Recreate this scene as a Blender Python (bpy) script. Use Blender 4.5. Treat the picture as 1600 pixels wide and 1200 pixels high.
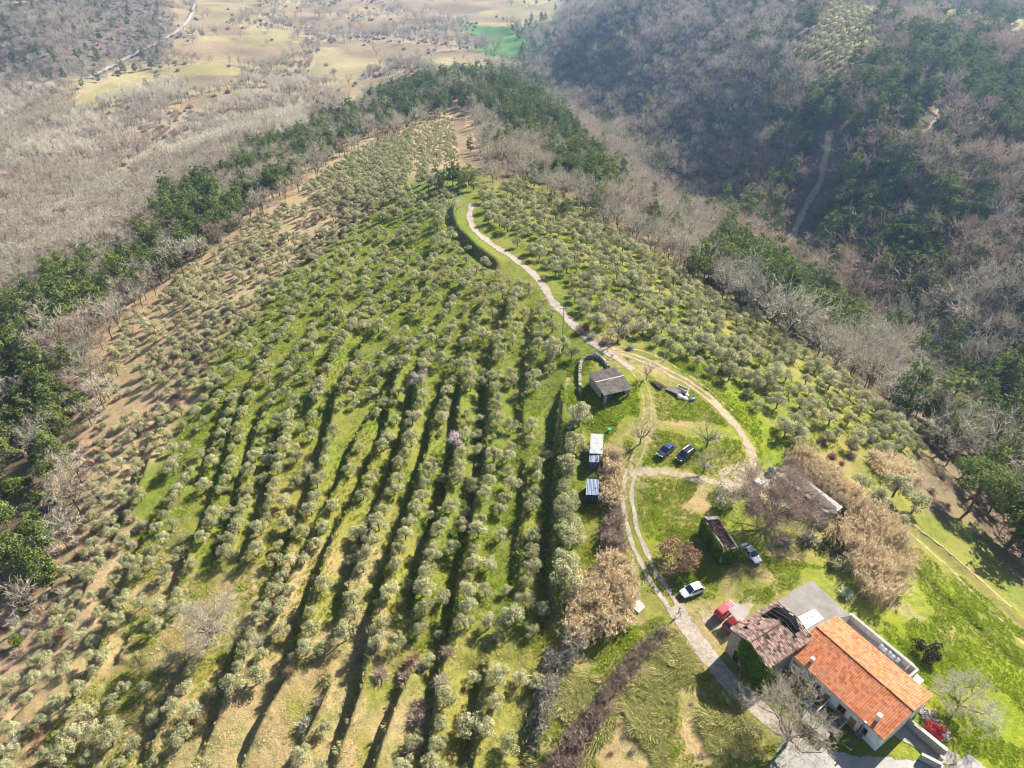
import bpy, math, random
import numpy as np
from mathutils import Vector, Matrix

for _o in list(bpy.data.objects):
    bpy.data.objects.remove(_o)
SC = bpy.context.scene
COL = SC.collection
R = math.radians
rng = np.random.default_rng(11)
random.seed(5)

# ------------------------------------------------------------------ camera
F_PX, PITCH, CX, CY, HC = 1110.0, R(36.5), 800.0, 600.0, 95.0
cam_d = bpy.data.cameras.new("camera")
cam = bpy.data.objects.new("camera", cam_d)
COL.objects.link(cam)
cam.location = (0, 0, HC)
cam.rotation_euler = (R(90) - PITCH, 0, 0)
cam_d.sensor_width = 36.0
cam_d.lens = 36.0 * F_PX / 1600.0
cam_d.clip_start = 1.0
cam_d.clip_end = 9000.0
SC.camera = cam

# ------------------------------------------------------------------ light
SUN_AZ, SUN_EL = R(49), R(37)
world = bpy.data.worlds.new("World")
SC.world = world
world.use_nodes = True
_nt = world.node_tree
_bg = _nt.nodes["Background"]
_sky = _nt.nodes.new("ShaderNodeTexSky")
_sky.sky_type = 'NISHITA'
_sky.sun_disc = False
_sky.sun_elevation = SUN_EL
_sky.sun_rotation = SUN_AZ
_sky.altitude = 200
_sky.air_density = 1.0
_sky.dust_density = 1.0
_nt.links.new(_sky.outputs[0], _bg.inputs[0])
_bg.inputs[1].default_value = 0.055
sun_d = bpy.data.lights.new("sun", 'SUN')
sun_d.energy = 5.0
sun_d.angle = R(0.5)
sun_d.color = (1.0, 0.93, 0.82)
sun = bpy.data.objects.new("sun", sun_d)
COL.objects.link(sun)
S_DIR = Vector((math.sin(SUN_AZ) * math.cos(SUN_EL), math.cos(SUN_AZ) * math.cos(SUN_EL), math.sin(SUN_EL)))
sun.rotation_mode = 'QUATERNION'
sun.rotation_quaternion = (-S_DIR).to_track_quat('-Z', 'Y')
sun.location = (200, 200, 300)
SC.view_settings.view_transform = 'Standard'
SC.view_settings.look = 'None'
SC.view_settings.exposure = 1.64
SC.view_settings.gamma = 1.0
SC.view_settings.use_curve_mapping = False
cy = SC.cycles
cy.max_bounces = 5
cy.diffuse_bounces = 2
cy.glossy_bounces = 2
cy.transmission_bounces = 3
cy.transparent_max_bounces = 12
cy.volume_bounces = 1
cy.use_denoising = True
cy.denoising_prefilter = 'ACCURATE'
cy.filter_width = 1.0
cy.use_adaptive_sampling = True
cy.adaptive_threshold = 0.02
HAZE_DENSITY = 0.00015

# ------------------------------------------------------------------ tags
def tag(o, label=None, cat=None, group=None, kind=None):
    if label: o["label"] = label
    if cat: o["category"] = cat
    if group: o["group"] = group
    if kind: o["kind"] = kind
    return o

def empty(name, loc, rz=0.0, label=None, cat=None, group=None):
    o = bpy.data.objects.new(name, None)
    o.empty_display_size = 0.5
    COL.objects.link(o)
    o.location = loc
    o.rotation_euler = (0, 0, rz)
    return tag(o, label, cat, group)

# ------------------------------------------------------------------ terrain heights
_sp, _cp = math.sin(PITCH), math.cos(PITCH)
def ray(px, py):
    u = (np.asarray(px, float) - CX) / F_PX
    v = (np.asarray(py, float) - CY) / F_PX
    return np.stack([u, _cp - v * _sp, -_sp - v * _cp], -1)

def project(x, y, z):
    dz = z - HC
    depth = y * _cp - dz * _sp
    down = -y * _sp - dz * _cp
    depth = np.maximum(depth, 1.0)
    return CX + F_PX * x / depth, CY + F_PX * down / depth

# survey points: (picture x, picture y, metres below the drone)
CTRL=np.array([
(1350,1050,95),(1080,920,95.5),(1040,705,92.5),(957,620,91),(879,527,92),(1150,650,93.5),(1200,740,95),(980,800,94.5),
(800,400,93),(720,350,95),(700,285,97),(710,240,114),(720,185,133),(620,150,152),(690,130,158),
(560,110,200),(0,440,160),(0,300,186),(150,200,196),(200,120,197),(300,40,188),(50,60,165),(0,0,143),(100,0,158),(200,0,174),(0,110,187),(-100,-60,120),(100,-60,150),
(300,150,199),(420,120,203),(450,60,204),
(780,60,207),(850,15,205),(600,10,206),(450,0,203),(690,60,206),
(900,300,103),(1000,350,106),(1100,430,107),(1200,500,105),(1300,600,101),(1400,690,100),(1500,780,104),(1590,860,106),
(870,200,124),(800,140,142),(960,300,113),(1050,330,124),
(1000,90,150),(950,30,140),(1100,10,118),(1200,10,104),(1100,150,138),(1200,250,134),(1280,300,129),(1250,390,140),(1380,330,125),
(830,105,196),(900,120,188),(960,190,186),(1090,320,172),
(1290,80,97),(1350,12,92),(1600,35,92),(1290,200,110),(1450,300,112),(1600,300,104),(1600,150,97),(1450,150,98),(1500,60,93),(1550,5,205),(1450,-6,195),(1640,10,208),(1750,20,200),
(1450,560,131),(1600,640,123),(1600,500,116),(1500,440,120),(1380,470,136),(1600,400,109),
(600,400,101),(500,560,103.5),(400,700,107),(300,500,113),(200,600,118),(100,700,120),(50,550,126),(0,640,128),(0,800,124),
(0,1000,119),(0,1190,116),(300,1190,109),(300,900,109),(600,1190,101.5),(600,900,101),(700,700,98),(800,600,95),(850,900,96.5),(850,1190,97.5),
(1000,1190,96.5),(1200,1190,95.5),(1590,1190,97.5),(1590,1000,98.5),(1450,900,97),(1350,850,96),
(400,330,119),(500,250,127),(560,200,138),(200,430,129),(100,350,158),(300,280,150),(250,380,131),(400,240,150),(450,180,180),(230,300,165),
],float)
_d = ray(CTRL[:, 0], CTRL[:, 1])
_t = CTRL[:, 2] / -_d[:, 2]
ANCH=np.array([(-150,-60,-30),(0,-80,-3),(150,-60,-4),(-90,20,-22),(100,20,-4),(200,60,-14),(260,150,-12),(330,250,-5),(-250,100,-55),(-350,300,-80),(-600,600,-60),(-900,900,10),
(450,400,5),(520,650,2),(800,900,-60),(500,1000,-70),(700,1500,-120),(0,1500,-108),(0,2200,-100),(-800,1500,-90),(-900,2200,-60),(900,2200,-130),(1300,1300,-120),(1500,600,-60),(1400,100,-60),(-1400,300,0),(-1000,-200,-60),(1000,-300,-40),(0,-500,-30),(-2000,2500,0),(2000,2500,-120)],float)
_PX = np.r_[_d[:, 0] * _t, ANCH[:, 0]]
_PY = np.r_[_d[:, 1] * _t, ANCH[:, 1]]
_PZ = np.r_[HC - CTRL[:, 2], ANCH[:, 2]]
def warp(x, y):
    r = np.hypot(x, y + 150) + 1e-6
    k = np.log1p(r / 150.) * 200 / r
    return x * k, (y + 150) * k
def _kern(r2):
    return np.where(r2 > 0, r2 * np.log(r2 + 1e-12), 0)
def _fit(lam):
    X, Y = warp(_PX, _PY)
    X = X / 100.; Y = Y / 100.
    n = len(X)
    A = np.zeros((n + 3, n + 3))
    A[:n, :n] = _kern((X[:, None] - X) ** 2 + (Y[:, None] - Y) ** 2) + np.eye(n) * lam
    P = np.stack([np.ones(n), X, Y], 1)
    A[:n, n:] = P; A[n:, :n] = P.T
    return np.linalg.solve(A, np.r_[_PZ, 0, 0, 0]), X, Y
_W, _TX, _TY = _fit(0.004)
def hbase(x, y):
    x = np.asarray(x, float); y = np.asarray(y, float); sh = x.shape
    x = x.ravel(); y = y.ravel(); out = np.empty(x.shape)
    for i in range(0, len(x), 20000):
        a, b = warp(x[i:i + 20000], y[i:i + 20000])
        a = a / 100.; b = b / 100.
        r2 = (a[:, None] - _TX) ** 2 + (b[:, None] - _TY) ** 2
        out[i:i + 20000] = _kern(r2) @ _W[:-3] + _W[-3] + _W[-2] * a + _W[-1] * b
    return np.minimum(out, 80.0).reshape(sh)

_gx = np.arange(-1300, 1301, 5.0); _gy = np.arange(-100, 2200, 5.0)
_GH = hbase(*np.meshgrid(_gx, _gy))
def hgrid(x, y):
    i = np.clip((x - _gx[0]) / 5, 0, len(_gx) - 1.001); j = np.clip((y - _gy[0]) / 5, 0, len(_gy) - 1.001)
    a = i.astype(int); b = j.astype(int); u = i - a; v = j - b
    return (_GH[b, a] * (1 - u) + _GH[b, a + 1] * u) * (1 - v) + (_GH[b + 1, a] * (1 - u) + _GH[b + 1, a + 1] * u) * v

def march(px, py):
    D = ray(px, py); T = np.full(D.shape[:-1], 40.0); hit = np.zeros(T.shape, bool)
    for _ in range(420):
        g = HC + D[..., 2] * T - hgrid(D[..., 0] * T, D[..., 1] * T)
        hit |= g < 0.04
        if hit.all(): break
        T = np.where(hit | (T > 2600), T, T + np.clip(g * .6, .15, 14))
    return D, T
def ground_xy(px, py):
    D, T = march(np.atleast_1d(np.asarray(px, float)), np.atleast_1d(np.asarray(py, float)))
    return np.stack([D[..., 0] * T, D[..., 1] * T], -1)
def pts_xy(pxs):
    a = np.array(pxs, float)
    return ground_xy(a[:, 0], a[:, 1])
def plane_pt(px, py, z):
    d = ray(px, py); t = (z - HC) / d[2]
    return np.array([d[0] * t, d[1] * t])
# how far the ground lies along each line of sight (to tell ground hidden behind a ridge)
_vx, _vy = np.meshgrid(np.arange(-400, 2001, 12.0), np.arange(-60, 1500, 12.0))
_VT = march(_vx, _vy)[1]
def hidden(x, y, z):
    px, py = project(x, y, z)
    i = np.clip(np.rint((px + 400) / 12), 0, _VT.shape[1] - 1).astype(int)
    j = np.clip(np.rint((py + 60) / 12), 0, _VT.shape[0] - 1).astype(int)
    depth = y * _cp - (z - HC) * _sp
    return depth > _VT[j, i] * 1.10 + 8

# terrace banks of the olive grove: (step height, picture points from the upper end down)
TERR_PX = [
 (1.7, [(572,475),(537,519),(512,563),(489,617),(474,662)]),
 (1.7, [(616,475),(584,513),(553,567),(521,617),(512,668),(496,738),(480,790),(450,846),(425,909),(397,965),(374,1018),(360,1067),(353,1102),(325,1151),(304,1200),(280,1250)]),
 (1.7, [(645,525),(622,582),(578,643),(553,693),(527,757),(505,805),(478,864),(446,923),(418,983),(410,1022)]),
 (1.9, [(628,560),(613,617),(603,662),(584,709),(560,770),(516,857),(488,930),(467,990),(443,1067),(415,1116),(387,1172),(350,1240)]),
 (2.0, [(664,540),(648,608),(635,665),(619,719),(598,785),(565,864),(537,930),(520,997)]),
 (1.3, [(520,1055),(495,1105),(453,1193),(430,1240)]),
 (1.9, [(702,570),(686,630),(673,674),(654,741),(639,790),(611,878),(586,955),(569,1025),(555,1095),(523,1193),(505,1250)]),
 (2.0, [(724,575),(711,681),(702,741),(690,790),(660,878),(639,990)]),
 (1.6, [(640,1040),(614,1109),(586,1193),(570,1240)]),
 (1.8, [(770,520),(762,617),(755,680),(752,757),(740,800),(723,878),(705,965),(688,1039),(677,1116),(663,1196),(655,1250)]),
 (1.2, [(821,715),(813,800),(806,900),(801,950)]),
 (2.2, [(880,600),(874,650),(866,740),(863,820),(862,900),(862,1000)]),
 (1.8, [(762,1030),(751,1095),(737,1196),(730,1250)]),
 (1.2, [(855,1060),(838,1120),(828,1200)]),
 (1.5, [(410,560),(385,617),(366,681),(344,744),(328,795),(304,850),(280,909),(262,960)]),
 (1.5, [(413,630),(404,655),(391,712),(372,790),(353,839),(329,897)]),
 (1.6, [(446,640),(433,703),(416,785),(397,832),(371,890)]),
 (1.3, [(360,612),(341,662),(325,716),(307,768)]),
 (1.4, [(298,715),(271,769),(262,787),(227,846),(206,895),(185,944),(164,1000),(140,1053),(106,1104),(60,1180)]),
 (1.2, [(212,990),(196,1015),(180,1038)]),
 (1.4, [(400,966),(378,1015),(360,1067)]),
 (1.5, [(291,1022),(273,1077),(252,1137),(222,1200)]),
 (1.1, [(243,1092),(224,1125)]),
 (1.2, [(330,560),(300,590),(250,660),(215,730),(195,800)]),
 (1.2, [(240,700),(205,790),(150,900),(90,1000)]),
 (1.1, [(150,1000),(110,1040),(50,1090),(0,1140)]),
 (1.61, [(704,316),(705,349),(731,382),(760,405),(784,424)]),
 (1.1, [(600,352),(540,405),(480,460),(425,535),(395,585)]),
 (1.1, [(640,350),(580,405),(520,465),(465,535),(440,580)]),
 (1.1, [(662,375),(610,428),(560,480),(515,535),(495,560)]),
 (1.1, [(685,390),(640,440),(600,485),(560,535)]),
 (1.1, [(706,410),(668,455),(630,500)]),
 (1.1, [(735,425),(705,465),(680,510),(668,535)]),
 (1.1, [(770,445),(742,485),(722,530),(715,560)]),
 (1.1, [(800,460),(785,500),(775,520)]),
 (1.0, [(835,480),(825,530),(818,600),(815,690)]),
 (1.0, [(560,372),(500,425),(440,490)]),
 (.3, [(1400,800),(1470,860),(1560,940),(1640,1010)]),
 (.25, [(1370,840),(1440,900),(1530,980),(1620,1060)]),
]
def smooth_line(p, step):
    p = np.asarray(p, float)
    for _ in range(2):                       # corner cutting
        q = [p[0]]
        for a, b in zip(p[:-1], p[1:]):
            q += [a * .75 + b * .25, a * .25 + b * .75]
        q.append(p[-1]); p = np.array(q)
    s = np.r_[0, np.cumsum(np.hypot(*(p[1:] - p[:-1]).T))]
    n = max(2, int(s[-1] / step))
    t = np.linspace(0, s[-1], n)
    return np.stack([np.interp(t, s, p[:, 0]), np.interp(t, s, p[:, 1])], 1)
TERR = []
for _A, _p in TERR_PX:
    L = smooth_line(pts_xy(_p), 1.5)
    w = np.sin(np.arange(len(L)) * .55 + _A * 9) * .18 + np.sin(np.arange(len(L)) * .21 + _A * 5) * .3
    L[:, 0] += w
    TERR.append((_A, L))

def seg_dist(x, y, L):
    """signed distance to a polyline (positive on its left) and the place along it, 0..1"""
    best = np.full(x.shape, 1e9); sd = np.zeros(x.shape); tt = np.zeros(x.shape)
    n = len(L) - 1
    for k in range(n):
        a = L[k]; d = L[k + 1] - a; l2 = d @ d
        u = ((x - a[0]) * d[0] + (y - a[1]) * d[1]) / l2
        uc = np.clip(u, 0, 1)
        ex = x - a[0] - uc * d[0]; ey = y - a[1] - uc * d[1]
        r = np.hypot(ex, ey)
        m = r < best
        best = np.where(m, r, best)
        sd = np.where(m, np.sign(d[0] * ey - d[1] * ex) * r, sd)
        tt = np.where(m, (k + uc) / n, tt)
    return sd, tt

def terrace(x, y):
    out = np.zeros(x.shape); bank = np.full(x.shape, 99.0)
    for A, L in TERR:
        lo = L.min(0) - 7; hi = L.max(0) + 7
        m = (x > lo[0]) & (x < hi[0]) & (y > lo[1]) & (y < hi[1])
        if not m.any(): continue
        sd, tt = seg_dist(x[m], y[m], L)
        # lines run down the picture, so the uphill (right hand) side has sd > 0
        k = np.clip(np.minimum(tt, 1 - tt) * 9, 0, 1) * A * 1.65
        a = np.abs(sd)
        f = np.where(a < .6, a / .6, np.clip(1 - (a - .6) / 5.0, 0, 1) ** 1.3)
        out[m] += .5 * k * np.sign(sd) * f
        bank[m] = np.minimum(bank[m], np.where(k > .2, sd, 99) if False else a + (k < .2) * 99)
    return out, bank
def vnoise(x, y, s, seed=0):
    x = np.asarray(x, float) / s; y = np.asarray(y, float) / s
    i = np.floor(x).astype(np.int64); j = np.floor(y).astype(np.int64)
    u = x - i; v = y - j
    u = u * u * (3 - 2 * u); v = v * v * (3 - 2 * v)
    def h(a, b):
        n = (a * 374761393 + b * 668265263 + seed * 1442695041) & 0xffffffff
        n = ((n ^ (n >> 13)) * 1274126177) & 0xffffffff
        return ((n ^ (n >> 16)) & 0xffff) / 65535.0
    return (h(i, j) * (1 - u) + h(i + 1, j) * u) * (1 - v) + (h(i, j + 1) * (1 - u) + h(i + 1, j + 1) * u) * v
def rough(x, y):
    r = np.hypot(x, y)
    return (vnoise(x, y, 2.1, 1) - .5) * .22 + (vnoise(x, y, .8, 2) - .5) * .12 * np.clip((260 - r) / 120, 0, 1) + (vnoise(x, y, 14, 3) - .5) * .5 * np.clip((np.hypot(x-40, y-75) - 35) / 40, 0, 1)
def height(x, y):
    x = np.asarray(x, float); y = np.asarray(y, float)
    return hbase(x, y) + terrace(x, y)[0] + rough(x, y)
def H(x, y):
    return float(height(np.array([x]), np.array([y]))[0])
def G(px, py):
    x, y = ground_xy(px, py)[0]
    return (float(x), float(y), H(x, y))

# ------------------------------------------------------------------ mesh helpers
def raw_mesh(name, V, F, mat=None, tint=None, smooth=False):
    V = np.asarray(V, np.float32); me = bpy.data.meshes.new(name)
    F = [np.asarray(f, np.int32) for f in (F if isinstance(F, (list, tuple)) else [F]) if len(f)]
    me.vertices.add(len(V)); me.vertices.foreach_set("co", V.ravel())
    nl = sum(f.size for f in F); npoly = sum(len(f) for f in F)
    me.loops.add(nl); me.polygons.add(npoly)
    me.loops.foreach_set("vertex_index", np.concatenate([f.ravel() for f in F]))
    sizes = np.concatenate([np.full(len(f), f.shape[1]) for f in F])
    starts = np.r_[0, np.cumsum(sizes)[:-1]].astype(np.int32)
    me.polygons.foreach_set("loop_start", starts)
    if smooth: me.polygons.foreach_set("use_smooth", np.ones(npoly, bool))
    me.update(calc_edges=True)
    if tint is not None:
        at = me.attributes.new("tint", 'FLOAT', 'FACE')
        at.data.foreach_set("value", np.asarray(tint, np.float32))
    if mat: me.materials.append(mat)
    return me

def link(name, me, parent=None, loc=None, rz=0.0):
    o = bpy.data.objects.new(name, me)
    COL.objects.link(o)
    if parent: o.parent = parent
    if loc is not None: o.location = loc
    if rz: o.rotation_euler = (0, 0, rz)
    return o

class MB:
    """collects polygons, then links them as one mesh object"""
    def __init__(s): s.v = []; s.f = []
    def add(s, V, Fs):
        n = len(s.v); s.v += [tuple(map(float, p)) for p in V]
        s.f += [tuple(i + n for i in f) for f in Fs]; return s
    def box(s, c, size, rz=0.0, taper=1.0, tilt=None):
        hx, hy, hz = size[0] / 2, size[1] / 2, size[2] / 2
        P = []
        for z, k in ((-hz, 1.0), (hz, taper)):
            for x, y in ((-hx, -hy), (hx, -hy), (hx, hy), (-hx, hy)):
                P.append(Vector((x * k, y * k, z)))
        if tilt:
            m = Matrix.Rotation(tilt[0], 3, 'X') @ Matrix.Rotation(tilt[1], 3, 'Y')
            P = [m @ p for p in P]
        if rz:
            m = Matrix.Rotation(rz, 3, 'Z'); P = [m @ p for p in P]
        P = [p + Vector(c) for p in P]
        return s.add(P, [(3, 2, 1, 0), (4, 5, 6, 7), (0, 1, 5, 4), (1, 2, 6, 5), (2, 3, 7, 6), (3, 0, 4, 7)])
    def prism(s, poly, z0, z1):
        n = len(poly)
        za = z0 if hasattr(z0, '__len__') else [z0] * n
        zb = z1 if hasattr(z1, '__len__') else [z1] * n
        V = [(p[0], p[1], a) for p, a in zip(poly, za)] + [(p[0], p[1], b) for p, b in zip(poly, zb)]
        return s.add(V, [tuple(range(n - 1, -1, -1)), tuple(range(n, 2 * n))] + [(i, (i + 1) % n, n + (i + 1) % n, n + i) for i in range(n)])
    def bar(s, a, b, r, n=6, r2=None):
        a = Vector(a); b = Vector(b); d = (b - a)
        if d.length < 1e-6: return s
        d.normalize(); u = d.orthogonal().normalized(); w = d.cross(u)
        r2 = r if r2 is None else r2
        V = [a + (u * math.cos(t) + w * math.sin(t)) * r for t in [2 * math.pi * i / n for i in range(n)]]
        V += [b + (u * math.cos(t) + w * math.sin(t)) * r2 for t in [2 * math.pi * i / n for i in range(n)]]
        return s.add(V, [tuple(range(n - 1, -1, -1)), tuple(range(n, 2 * n))] + [(i, (i + 1) % n, n + (i + 1) % n, n + i) for i in range(n)])
    def lathe(s, c, prof, n=12):
        V = []
        for r, z in prof:
            for i in range(n):
                t = 2 * math.pi * i / n
                V.append((c[0] + r * math.cos(t), c[1] + r * math.sin(t), c[2] + z))
        Fs = []
        for k in range(len(prof) - 1):
            for i in range(n):
                j = (i + 1) % n
                Fs.append((k * n + i, k * n + j, (k + 1) * n + j, (k + 1) * n + i))
        Fs.append(tuple(range(n - 1, -1, -1)))
        m = (len(prof) - 1) * n
        Fs.append(tuple(range(m, m + n)))
        return s.add(V, Fs)
    def quad(s, a, b, c, d): return s.add([a, b, c, d], [(0, 1, 2, 3)])
    def build(s, name, mat, parent=None, smooth=False, kind=None, bevel=0.0):
        me = bpy.data.meshes.new(name); me.from_pydata(s.v, [], s.f); me.update()
        if mat: me.materials.append(mat)
        if smooth:
            for p in me.polygons: p.use_smooth = True
        o = link(name, me, parent)
        if bevel:
            m = o.modifiers.new("bevel", 'BEVEL'); m.width = bevel; m.segments = 2; m.limit_method = 'ANGLE'
        if kind: o["kind"] = kind
        return o

# ------------------------------------------------------------------ materials
def new_mat(name):
    m = bpy.data.materials.new(name); m.use_nodes = True
    nt = m.node_tree
    return m, nt, nt.nodes["Principled BSDF"]
def node(nt, t, **kw):
    n = nt.nodes.new(t)
    for k, v in kw.items(): setattr(n, k, v)
    return n
def ramp(nt, fac, c1, c2, p1=0.0, p2=1.0):
    r = node(nt, "ShaderNodeValToRGB")
    e = r.color_ramp.elements
    e[0].position = p1; e[0].color = (*c1, 1); e[1].position = p2; e[1].color = (*c2, 1)
    nt.links.new(fac, r.inputs[0]); return r.outputs[0]
def noise(nt, scale, detail=4, rough_=.6, coord='Object'):
    tc = node(nt, "ShaderNodeTexCoord")
    n = node(nt, "ShaderNodeTexNoise")
    n.inputs["Scale"].default_value = scale; n.inputs["Detail"].default_value = detail; n.inputs["Roughness"].default_value = rough_
    nt.links.new(tc.outputs[coord], n.inputs["Vector"]); return n.outputs["Fac"]
def mixc(nt, fac, a, b, mode='MIX'):
    m = node(nt, "ShaderNodeMix", data_type='RGBA', blend_type=mode)
    for sock, v in ((m.inputs[0], fac), (m.inputs[6], a), (m.inputs[7], b)):
        if hasattr(v, 'is_linked'): nt.links.new(v, sock)
        elif isinstance(v, (int, float)): sock.default_value = v
        else: sock.default_value = (*v, 1)
    return m.outputs[2]
def mathn(nt, op, a, b=0.0, clamp=False):
    m = node(nt, "ShaderNodeMath", operation=op); m.use_clamp = clamp
    for sock, v in ((m.inputs[0], a), (m.inputs[1], b)):
        if hasattr(v, 'is_linked'): nt.links.new(v, sock)
        else: sock.default_value = v
    return m.outputs[0]
def surf(name, c1, c2, scale=2.0, rough_=.85, bump=.3, metal=0.0, scale2=None, spec=.3):
    m, nt, b = new_mat(name)
    f = noise(nt, scale, 6, .65)
    col = ramp(nt, f, c1, c2, .35, .65)
    if scale2:
        f2 = noise(nt, scale2, 3, .5)
        col = mixc(nt, mathn(nt, 'MULTIPLY', f2, .8), col, tuple(.45 * x for x in c1), 'MIX')
    nt.links.new(col, b.inputs["Base Color"])
    b.inputs["Roughness"].default_value = rough_; b.inputs["Metallic"].default_value = metal
    b.inputs["Specular IOR Level"].default_value = spec
    if bump:
        bp = node(nt, "ShaderNodeBump"); bp.inputs["Strength"].default_value = bump; bp.inputs["Distance"].default_value = .05
        nt.links.new(noise(nt, scale * 5, 4), bp.inputs["Height"]); nt.links.new(bp.outputs[0], b.inputs["Normal"])
    return m
def plain(name, c, rough_=.4, metal=0.0, coat=0.0, spec=.5):
    m, nt, b = new_mat(name)
    f = noise(nt, 3.0, 3)
    nt.links.new(ramp(nt, f, tuple(x * .9 for x in c), tuple(min(1, x * 1.06) for x in c), .3, .7), b.inputs["Base Color"])
    b.inputs["Roughness"].default_value = rough_; b.inputs["Metallic"].default_value = metal
    b.inputs["Coat Weight"].default_value = coat; b.inputs["Coat Roughness"].default_value = .08
    b.inputs["Specular IOR Level"].default_value = spec
    return m
def leaf(name, c1, c2, transl=.35, hue=.0):
    """foliage or twigs: per face tint and per plant variation, part of the light shining through"""
    m, nt, b = new_mat(name)
    nt.nodes.remove(b)
    at = node(nt, "ShaderNodeAttribute", attribute_name="tint")
    oi = node(nt, "ShaderNodeObjectInfo")
    f = mathn(nt, 'ADD', mathn(nt, 'MULTIPLY', at.outputs["Fac"], .6), mathn(nt, 'MULTIPLY', oi.outputs["Random"], .4))
    col = ramp(nt, f, c1, c2, .1, .9)
    d = node(nt, "ShaderNodeBsdfDiffuse"); t = node(nt, "ShaderNodeBsdfTranslucent"); mx = node(nt, "ShaderNodeMixShader")
    nt.links.new(col, d.inputs[0])
    nt.links.new(col, t.inputs[0])
    mx.inputs[0].default_value = transl
    nt.links.new(d.outputs[0], mx.inputs[1]); nt.links.new(t.outputs[0], mx.inputs[2])
    nt.links.new(mx.outputs[0], nt.nodes["Material Output"].inputs[0])
    return m
def edged(name, c1, c2, scale, bump=.4, fade=.55, grass=None):
    """ground covering whose border breaks up raggedly"""
    m, nt, b = new_mat(name)
    f = noise(nt, scale, 6, .65)
    col = ramp(nt, f, c1, c2, .35, .68)
    nt.links.new(col, b.inputs["Base Color"]); b.inputs["Roughness"].default_value = .95; b.inputs["Specular IOR Level"].default_value = .15
    bp = node(nt, "ShaderNodeBump"); bp.inputs["Strength"].default_value = bump; bp.inputs["Distance"].default_value = .06
    nt.links.new(noise(nt, scale * 4, 5), bp.inputs["Height"]); nt.links.new(bp.outputs[0], b.inputs["Normal"])
    at = node(nt, "ShaderNodeAttribute", attribute_name="edge")
    nz = noise(nt, 1.1, 5, .7)
    v = mathn(nt, 'ADD', at.outputs["Fac"], mathn(nt, 'MULTIPLY', mathn(nt, 'SUBTRACT', nz, .5), 1.9))
    a = mathn(nt, 'GREATER_THAN', fade, v)
    nt.links.new(a, b.inputs["Alpha"])
    return m

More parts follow.
